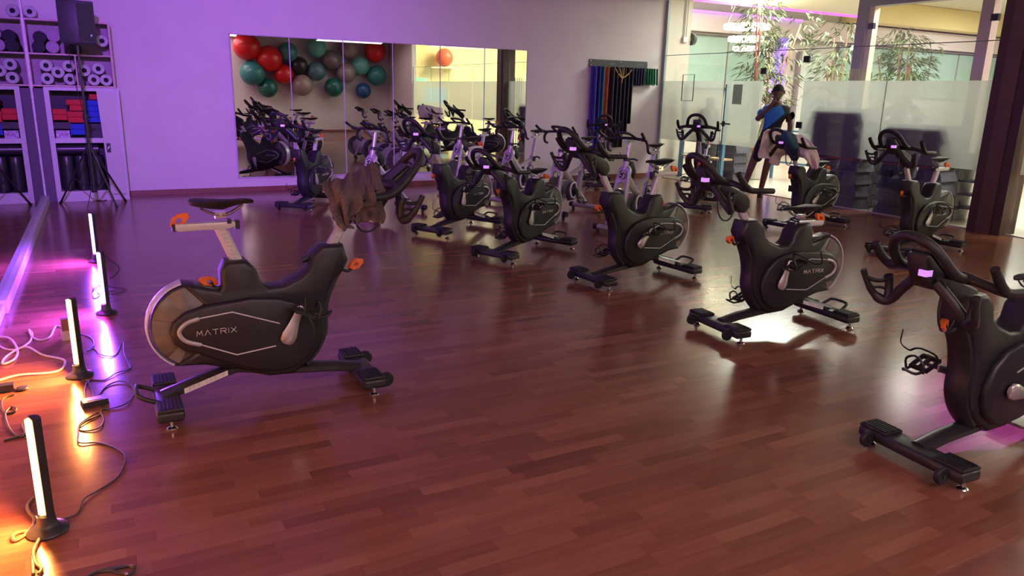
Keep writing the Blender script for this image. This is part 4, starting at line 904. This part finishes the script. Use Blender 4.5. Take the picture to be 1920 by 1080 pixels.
def roller_core(): return MB().lathe([(.0315, -.16), (.0315, .16)], n=16, axis='y', cap=False).cyl((0, -.12, 0), (0, -.118, 0), .031, 16)
GR = 'grey foam roller, '
for x, z, lab in ((-.645, 1.79, GR+'upper left of the five in the middle left cubby'), (-.645, 1.624, GR+'lower left of the five in the middle left cubby'), (-.43, 1.71, GR+'centre of the five in the middle left cubby'), (-.299, 1.79, GR+'upper right of the five in the middle left cubby'), (-.30, 1.624, GR+'lower right of the five in the middle left cubby'),
                  (-.122, 1.742, GR+'behind the speaker pole in the middle right cubby'), (-.022, 1.624, GR+'lower left of the middle right cubby'), (.045, 1.77, GR+'topmost in the middle right cubby'), (.124, 1.624, GR+'lower right of the middle right cubby'), (.125, 2.13, GR+'alone in the top cubby right of the loudspeaker'), (-.66, 2.447, GR+'lying on top of the corner shelf')):
    if x < -.64 and z < 2: x = -.555 if z > 1.7 else -.56
    t = thing('foam_roller', lab, 'roller', (x, 12.04, z), 0, 'grey foam rollers on the corner shelf')
    part('rollb', roller_body, 'foam', FOAM, t); part('rollc', roller_core, 'core', HOLE, t)
VIOF = mat('mauve_foam', (.4, .3, .42), .9, var=.1); DKF = mat('dark_foam', (.03, .03, .04), .9)
for x, z, m, lab in ((-.43, 2.165, VIOF, 'mauve solid foam roller in the top cubby, upper one beside the loudspeaker'), (-.455, 2.025, VIOF, 'mauve solid foam roller in the top cubby, lower one'), (-.585, 2.14, DKF, 'dark foam roller in the top cubby, upper left'), (-.61, 2.02, DKF, 'dark foam roller at the bottom left of the top cubby'), (-.2, 2.02, DKF, 'dark foam roller in the top cubby below the loudspeaker')):
    tag(MB().lathe([(.001, -.17), (.07, -.172), (.077, -.165), (.077, .165), (.07, .172), (.001, .172)], n=24, axis='y').build('solid_roller', m, None, True, (x, 12.04, z)), lab, 'roller', 'solid rollers in the top cubby')
REDF = mat('red_foam_block', (.55, .03, .035), .8, var=.1); BLUF = mat('blue_foam_block', (.02, .06, .5), .8, var=.1)
def block(): return MB().prism([(-.11, -.036), (.11, -.036), (.11, .036), (-.11, .036)], -.07, .07, .006)
for x, z, m, lab, sx in ((-.27, 1.325, REDF, 'red foam block, topmost of the red pile', 1), (-.255, 1.25, REDF, 'red foam block, second from top of the red pile', .85), (-.275, 1.168, REDF, 'red foam block, third from top of the red pile', 1), (-.27, 1.094, REDF, 'red foam block, lowest of the red pile', 1), (-.47, 1.2, REDF, 'upper red foam block at the left of the shelf', .75), (-.47, 1.126, REDF, 'lower red foam block at the left of the shelf', .75),
                       (-.275, 1.006, BLUF, 'blue foam block under the red pile, upper of two', .86), (-.275, .932, BLUF, 'blue foam block under the red pile, lower of two', .86), (-.07, 1.32, BLUF, 'blue foam block beside the speaker pole, topmost of four', .7), (-.07, 1.246, BLUF, 'blue foam block beside the speaker pole, second of four', .7), (-.065, 1.172, BLUF, 'blue foam block beside the speaker pole, third of four', .7), (-.06, 1.098, BLUF, 'blue foam block beside the speaker pole, lowest of four', .7), (-.045, 1.4, REDF, 'small red foam block tucked behind the pale panel top', .5)):
    o = part('yblock', block, 'foam_block', m, None); o.data = o.data.copy(); o.data.materials[0] = m; o.location = (x, 11.98, z); o.scale = (sx, 1, 1); tag(o, lab, 'block', 'foam blocks on the corner shelf')
MB().box((-.46, 12.0, 1.02), (.2, .2, .085)).build('block_support', DARK, sh, False); MB().box((-.06, 12.05, .95), (.2, .2, .185)).build('block_support', DARK, sh, False)
MB().box((-.46, 11.99, .905), (.16, .14, .1)).build('glass_jar', mat('violet_glass', (.5, .35, .6), .15, var=.5, scale=25), None, False); tag(bpy.data.objects['glass_jar'], 'small shiny box on the corner shelf left of the blue blocks', 'box')
LEA = mat('dark_vinyl', (.025, .02, .03), .3, var=.3, bump=.1)
for pz, lab, r, x0, x1 in ((.7, 'dark rolled mat lying across the lower shelf compartment', .075, -.55, -.06),):
    tag(MB().cyl((x0, 12.0, pz), (x1, 12.0, pz), r, 20).build('rolled_mat', LEA), lab, 'mat')
for x, lab, r in ((-.46, 'dark upright rolled mat, left in the lower compartment', .085), (-.29, 'dark upright rolled mat, middle in the lower compartment', .08), (-.1, 'dark upright rolled mat, right in the lower compartment', .095)):
    o = MB(); o.lathe([(.001, 0), (r*.96, 0), (r, .02), (r*1.03, .2), (r*.97, .34), (r, .46), (r*.9, .475), (.001, .475)], n=20); tag(o.build('rolled_mat', LEA, None, True, (x, 12.0, .142)), lab, 'mat')

# ------------------------------------------------------------------ loudspeaker on its tripod
sx, sy = -.16, 11.2
st = thing('speaker_stand', 'black tripod speaker stand in front of the corner shelf', 'stand', (sx, sy, 0))
MB().cyl((0, 0, .22), (0, 0, 1.2), .02, 12).build('lower_pole', BLKM, st); MB().cyl((0, 0, 1.15), (0, 0, 2.06), .015, 12).build('upper_pole', BLKM, st)
MB().cyl((0, 0, 1.12), (0, 0, 1.2), .032, 12).cyl((0, 0, 1.16), (.07, -.03, 1.16), .01, 8).build('clamp_collar', BLK, st)
MB().cyl((0, 0, .76), (0, 0, .82), .034, 12).build('leg_hub', BLK, st); MB().cyl((0, 0, .2), (0, 0, .25), .034, 12).build('brace_hub', BLK, st)
for ex, ey in ((.24, -.05), (.36, .48), (-.42, .5)):
    MB().tube([(ex*.06, ey*.06, .78), (ex, ey, .012)], .0125, 8).build('leg', BLKM, st); MB().cyl((ex*.97, ey*.97, .03), (ex*1.01, ey*1.01, 0), .018, 8).build('rubber_foot', RUB, st)
    MB().tube([(ex*.05, ey*.05, .225), (ex*.55, ey*.55, .37)], .008, 6).build('brace', BLKM, st)
sp = thing('loudspeaker', 'black loudspeaker on the tripod in the corner', 'loudspeaker', (sx+.04, sy, 2.05), rad(-8))
SPK = mat('speaker_cabinet', (.035, .035, .04), .5, var=.2, scale=60)
MB().prism([(-.2, -.13), (.02, -.2), (.2, -.12), (.14, .17), (-.13, .17)], 0, .5, .012, 'z').build('cabinet', SPK, sp)
g = MB(); g.prism([(.025, -.2025), (.19, -.128), (.188, -.124), (.023, -.198)], .03, .47, 0, 'z'); g.build('front_grille', BLK, sp, False)
MB().box((.15, -.149, .1), (.02, .006, .022), Matrix.Rotation(rad(24), 3, 'Z')).build('badge', STICK, sp, False)


tag(MB().tube(spline([(sx-.06, sy+.02, 2.1), (sx-.1, sy+.02, 1.9), (sx-.06, sy, 1.5), (sx-.022, sy-.02, 1.2), (sx-.03, sy-.02, .8), (sx-.03, sy-.03, .3), (sx-.1, sy-.1, .01)], 5), .005, 6).build('cord', BCORD), 'thin black cord hanging along the speaker stand pole', 'cord')

# ------------------------------------------------------------------ rail with hanging bands
hr = thing('band_rail', 'dark grey wall rail holding resistance bands', 'rail', (8.2, YB, 2.1))
RAILM = mat('rail_grey', (.045, .055, .055), .5)
for x0 in (0, .685): MB().box((x0+.34, -.008, .07), (.68, .016, .14)).build('rail_plate', RAILM, hr, False)
for x in (.03, .655, .72, 1.34):
    for z in (.03, .11): MB().cyl((x, -.016, z), (x, -.022, z), .014, 10).build('screw', CHROME, hr)
for x in (.5, 1.2):
    m_ = MB()
    for i in range(9): m_.bar((x-.07+i*.018, -.0175, .062), (x-.062+i*.018, -.0175, .083), .005, .002)
    stuff(m_.build('lettering', STICK, hr, False))
for i in range(12): MB().cyl((.06+i*.11, -.016, .005), (.06+i*.11, -.14, .0), .007, 6).build('peg', CHROME, hr)
BM = {n: mat('band_'+n, c, .6, var=.15, scale=20) for n, c in dict(violet=(.05, .03, .3), blue=(.015, .03, .2), teal=(.02, .16, .24), orange=(.6, .13, .03), black=(.012, .012, .018), green=(.01, .16, .06), navy=(.015, .018, .06), charcoal=(.03, .03, .036)).items()}
def band(x, z1, w_, m, lab, tilt=0, d=.05, grp='long bands on the wall rail'):
    z0 = 2.1; t = MB(); P = []
    for q in range(9): P.append((x+tilt*q/8, YB-.05-d*.2, z0-(z0-z1)*q/8+.0))
    t.tube([(x, YB-.03, z0+.005)]+P, [w_*.5]*10, 8, sq=(.35, 1)); t.tube([(p[0]+.01, p[1]-d, p[2]+.01) for p in P], w_*.5, 8, sq=(.35, 1)); return tag(t.build('resistance_band', m), lab, 'band', grp)
band(8.27, .62, .11, BM['violet'], 'violet wide band at the left end of the rail'); band(8.36, .5, .1, BM['blue'], 'dark blue wide band, second from the left on the rail'); band(8.45, .48, .09, BM['teal'], 'teal wide band beside the orange one'); band(8.56, .6, .07, BM['orange'], 'bright orange band on the rail', -.02)
for i, (x, z, n, lab) in enumerate(((8.66, .75, 'charcoal', 'charcoal band just right of the orange band'), (8.75, .7, 'black', 'black band below the yellow cords'), (8.84, .6, 'charcoal', 'charcoal band in the middle of the dark cluster'), (8.93, .6, 'black', 'black band right of the middle of the dark cluster'), (9.02, .9, 'black', 'black band near the right end of the dark cluster'), (9.1, 1.05, 'black', 'shortest black band at the right end of the dark cluster'))): band(x, z, .1, BM[n], lab, 0, .07)
for i, x in enumerate((9.2, 9.26, 9.32, 9.38)): band(x, 1.78, .065, BM['navy'], 'navy short loop, %s of the four beside the green ones' % ('first', 'second', 'third', 'fourth')[i], 0, .07, 'short loops on the wall rail')
for i, x in enumerate((9.45, 9.51, 9.57, 9.63, 9.69)): band(x, 1.79+.012*(i % 2), .055, BM['green'], 'green short loop, %s of the five at the rail end' % ('first', 'second', 'third', 'fourth', 'fifth')[i], .02, .09, 'short loops on the wall rail')
yc = MB()
for dx in (-.17, -.06, .05, .26): yc.tube(spline([(8.86+dx, YB-.15, 2.1), (8.86+dx*.5, YB-.17, 1.98), (8.86, YB-.17, 1.9), (8.855, YB-.16, 1.8)], 4), .012, 6)
tag(yc.build('yellow_cords', mat('yellow_cord', (.45, .26, .05), .6)), 'ochre yellow cords gathered on the dark bands of the rail', 'cords')

# ------------------------------------------------------------------ exercise balls on the front wall, seen in the mirror
BC = dict(red=(.55, .012, .018), teal=(.03, .2, .2), green=(.01, .12, .09), black=(.02, .02, .026), taupe=(.28, .22, .2), ltteal=(.1, .36, .32), grey=(.13, .11, .12), slate=(.07, .16, .2), silver=(.24, .21, .2), blue=(.02, .09, .24))
BALLS = [('red', 462.5, 87.8, 23, 'red ball at the upper left corner of the ball cluster'), ('red', 504, 110, 22, 'red ball touching the leftmost red one, second from the left'), ('teal', 539, 98, 17, 'teal ball behind the first mirror joint'), ('teal', 473, 137, 21, 'large teal ball at the lower left of the cluster'), ('red', 531, 139, 17, 'dark red ball cut by the first mirror joint'), ('green', 502, 165, 16.5, 'dark green ball lowest on the left'),
 ('black', 560, 123, 15.5, 'black ball in the second mirror panel'), ('taupe', 566, 160, 18.5, 'shiny taupe ball below the black one'), ('ltteal', 593, 90, 17, 'light teal ball at the top of the second panel'), ('grey', 620, 113, 17.5, 'dark grey ball right of the light teal one'), ('slate', 592, 134, 16.5, 'slate teal ball in the middle of the second panel'), ('silver', 653, 92, 16.5, 'silver ball at the top of the third panel'),
 ('silver', 648, 137, 17.5, 'silver grey ball behind the second mirror joint'), ('green', 625, 164, 16.5, 'dark green ball lowest beside the second joint'), ('ltteal', 675, 124, 16.5, 'pale blue green ball in the third panel'), ('red', 703, 97, 19, 'red ball at the upper right of the cluster'), ('teal', 706, 142, 18, 'deep teal ball at the right end'), ('blue', 680.5, 170, 14, 'small blue ball lowest on the right')]
VYF = 2*YB-(YF)
for c_, px, py, r, lab in BALLS:
    d = pray(px, py); R_ = 0.3
    for _ in range(4):
        y = VYF-R_; P = EYE+d*(y/d.y); R_ = r*(P-EYE).length/FPX*.985
    b = MB().sphere((0, 0, 0), R_, 28, 18).build('exercise_ball', mat('ball_'+c_, BC[c_], .28, var=.06, scale=3), None, True, (P.x, YF+R_+.004, P.z)); tag(b, lab+', in the mirror', 'exercise ball', 'exercise balls on the front wall')
    part('cap', lambda: MB().cyl((0, 0, 0), (0, .012, 0), .018, 10), 'plug', BLK, b).location = (R_*.6, R_*.55, R_*.57)

# ------------------------------------------------------------------ the man in the doorway
SKIN = mat('skin', (.16, .085, .06), .55, var=.06, scale=12)
pr = thing('person', 'standing man in blue and black T-shirt and black shorts, hand raised to his face', 'person', (9.72, 9.13, 0), rad(222))
def skin(name, V, E, R_, m, parent, sub=2, root=0):
    me = bpy.data.meshes.new(name); me.from_pydata(V, E, []); o = bpy.data.objects.new(name, me); C.objects.link(o)
    md = o.modifiers.new('s', 'SKIN'); md.use_smooth_shade = True
    for i, r in enumerate(R_):
        r = r if isinstance(r, tuple) else (r, r); me.skin_vertices[0].data[i].radius = r
    me.skin_vertices[0].data[root].use_root = True
    ss = o.modifiers.new('u', 'SUBSURF'); ss.levels = sub; ss.render_levels = sub
    dg = bpy.context.evaluated_depsgraph_get(); n = bpy.data.meshes.new_from_object(o.evaluated_get(dg)); bpy.data.objects.remove(o)
    n.materials.clear(); n.materials.append(m); n.polygons.foreach_set('use_smooth', [True]*len(n.polygons)); return n
V = [(0, .02, .97), (.0, .05, 1.12), (.02, .075, 1.3), (.03, .09, 1.46), (.04, .095, 1.53), (.07, .095, 1.6),       # 0-5 pelvis..neck
     (.02, -.085, 1.395), (.02, .275, 1.39),                                                                          # 6,7 shoulders
     (.06, -.2, 1.25), (.02, .34, 1.2),                                                                              # 8,9 elbows
     (.185, .01, 1.5), (.08, .33, .97),                                                                              # 10,11 wrists
     (.2, .055, 1.575), (.1, .325, .89),                                                                             # 12,13 palms
     (0, -.085, .9), (0, .125, .9), (.03, -.2, .5), (.05, .04, .5), (0, -.3, .1), (0, -.015, .1), (.12, -.32, .045), (.13, -.01, .045)]
E_ = [(0, 1), (1, 2), (2, 3), (3, 4), (4, 5), (3, 6), (3, 7), (6, 8), (7, 9), (8, 10), (9, 11), (10, 12), (11, 13), (0, 14), (0, 15), (14, 16), (15, 17), (16, 18), (17, 19), (18, 20), (19, 21)]
RR = [(.15, .11), (.145, .105), (.16, .115), (.13, .095), .075, .07, .055, .055, .047, .047, .033, .033, (.036, .018), (.036, .018), .095, .095, .066, .066, .045, .045, .045, .045]
def fingers(base, dirs):
    for k_, (dx, dy, dz) in enumerate(dirs):
        i0 = len(V); b_ = Vector(V[base]); d1 = Vector((dx, dy, dz)); L_ = (.07, .085, .09, .083, .062)[k_]
        V.append(tuple(b_+d1*.5)); V.append(tuple(b_+d1.normalized()*(d1.length*.5+L_*.5))); V.append(tuple(b_+d1.normalized()*(d1.length*.5+L_*.9)+Vector((-.012, 0, -.004))))
        E_.extend([(base, i0), (i0, i0+1), (i0+1, i0+2)]); RR.extend([.011, .0095, .008])
fingers(12, [(-.02, .045, -.02), (-.03, .035, .06), (-.03, .012, .07), (-.03, -.012, .068), (-.03, -.034, .055)])
fingers(13, [(.05, -.01, -.04), (.03, -.004, -.07), (.01, 0, -.075), (-.012, 0, -.07), (-.032, .002, -.06)])
bme = skin('body', V, E_, RR, SKIN, pr)
# head with face joined into the same mesh
hd = MB(); n_, m_ = 24, 18; HC = Vector((.095, .095, 1.7)); tl = Matrix.Rotation(rad(20), 3, 'Y')
vs = []; fs = []
for i in range(m_+1):
    th = PI*i/m_
    for j in range(n_):
        a = 2*PI*j/n_; x, y, z = sin(th)*cos(a), sin(th)*sin(a), -cos(th)
        f = max(0, x)
        px_, py_, pz_ = x*.107, y*.088, z*.132
        if z < -.1: py_ *= 1-.32*(-z-.1); px_ = px_*(1-.1*(-z)) + (.012 if x > .3 else 0)*(-z)
        nose = math.exp(-((y/.2)**2+((z+.18)/.26)**2))*(f > .3); px_ += .03*nose
        eye = sum(math.exp(-(((y-e)/.2)**2+((z-.05)/.13)**2)) for e in (-.42, .42))*(f > .2); px_ -= .012*eye
        px_ += .008*math.exp(-((y/.7)**2+((z-.22)/.1)**2))*(f > .2); px_ += .007*math.exp(-((y/.3)**2+((z+.55)/.1)**2))*(f > .2)
        vs.append(HC+tl @ Vector((px_, py_, pz_)))
for i in range(m_):
    for j in range(n_): fs.append((i*n_+j, i*n_+(j+1) % n_, (i+1)*n_+(j+1) % n_, (i+1)*n_+j))
hd.add(vs, fs)
for s in (-1, 1):
    P = [HC+tl @ Vector(q) for q in ((-.01, s*.085, .025), (-.022, s*.098, .02), (-.02, s*.098, -.015), (-.004, s*.086, -.03))]; hd.tube(P, [.008, .012, .011, .006], 8)
bm = bmesh.new(); bm.from_mesh(bme); hm = hd.mesh('h', SKIN); bm.from_mesh(hm); bm.to_mesh(bme); bm.free()
bme.polygons.foreach_set('use_smooth', [True]*len(bme.polygons))
link('body', bme, pr)
ha = MB(); vs = []; fs = []
for i in range(10):
    for j in range(n_):
        a = 2*PI*j/n_; front = (1+cos(a))/2
        zlow = -.35+.78*front**1.5; th = math.acos(max(-1, min(1, zlow)))*i/9
        vs.append(HC+tl @ Vector((sin(th)*cos(a)*.115-.003, sin(th)*sin(a)*.094, cos(th)*.142)))
for i in range(9):
    for j in range(n_): fs.append((i*n_+j, i*n_+(j+1) % n_, (i+1)*n_+(j+1) % n_, (i+1)*n_+j))
ha.add(vs, fs).build('hair', mat('black_hair', (.012, .01, .01), .8, bump=.4, scale=90), pr)
for k_, s in enumerate((-1, 1)): MB().sphere(HC+tl @ Vector((.088, s*.036, .006)), .0125, 10, 8).build('eye', mat('eye_dark', (.03, .02, .018), .2), pr)
# T-shirt: blue front panel with a sweeping black lower and left side
ts = bpy.data.materials.new('tshirt_cloth'); ts.use_nodes = True; nt = ts.node_tree; b = nt.nodes['Principled BSDF']; b.inputs['Roughness'].default_value = .85
tc = nt.nodes.new('ShaderNodeTexCoord'); sp_ = nt.nodes.new('ShaderNodeSeparateXYZ'); nt.links.new(tc.outputs['Object'], sp_.inputs[0])
def mth(op, a, b_):
    q = nt.nodes.new('ShaderNodeMath'); q.operation = op
    for i, v in enumerate((a, b_)):
        if isinstance(v, (int, float)): q.inputs[i].default_value = v
        else: nt.links.new(v, q.inputs[i])
    return q.outputs[0]
yy = sp_.outputs[1]; zz = sp_.outputs[2]
curve = mth('ADD', 1.06, mth('MULTIPLY', mth('POWER', mth('MAXIMUM', mth('ADD', yy, .17), 0.0001), 1.4), 1.15))
blue = mth('MULTIPLY', mth('GREATER_THAN', zz, curve), mth('LESS_THAN', mth('ADD', yy, mth('MULTIPLY', mth('ABSOLUTE', mth('SUBTRACT', zz, 1.38), 0), .6)), .235))
mx = nt.nodes.new('ShaderNodeMix'); mx.data_type = 'RGBA'; nt.links.new(blue, mx.inputs[0]); mx.inputs[6].default_value = (.012, .014, .02, 1); mx.inputs[7].default_value = (.03, .2, .5, 1); nt.links.new(mx.outputs[2], b.inputs['Base Color'])
VT = [(0, .025, .9), (.0, .04, 1.05), (.02, .07, 1.25), (.03, .09, 1.39), (.04, .095, 1.525), (.015, -.1, 1.405), (.02, .295, 1.4), (.045, -.175, 1.3), (.03, .345, 1.26)]
link('tshirt', skin('tshirt', VT, [(0, 1), (1, 2), (2, 3), (3, 4), (3, 5), (3, 6), (5, 7), (6, 8)], [(.265, .18), (.25, .16), (.225, .145), (.18, .125), .085, .09, .09, .09, .09], ts, pr), pr)
VS = [(0, .02, .98), (0, .02, .9), (.005, -.09, .84), (.005, .13, .84), (.02, -.15, .56), (.035, .075, .56)]
link('shorts', skin('shorts', VS, [(0, 1), (1, 2), (1, 3), (2, 4), (3, 5)], [(.168, .12), (.165, .12), .105, .105, .098, .098], mat('black_shorts', (.012, .012, .015), .85), pr), pr)
for (x, y) in ((0, -.305), (0, -.015)):
    s_ = MB(); s_.prism([(-.07, -.042), (.06, -.05), (.15, -.046), (.195, -.02), (.195, .02), (.15, .046), (.06, .05), (-.07, .042)], 0, .075, .02, 'z'); s_.tube([(0, 0, .06), (-.01, 0, .12)], [.05, .048], 10)
    s_.v = [(p[0]+x, p[1]+y, p[2]) for p in s_.v]; s_.build('shoe', mat('dark_shoe', (.025, .035, .05), .6), pr)
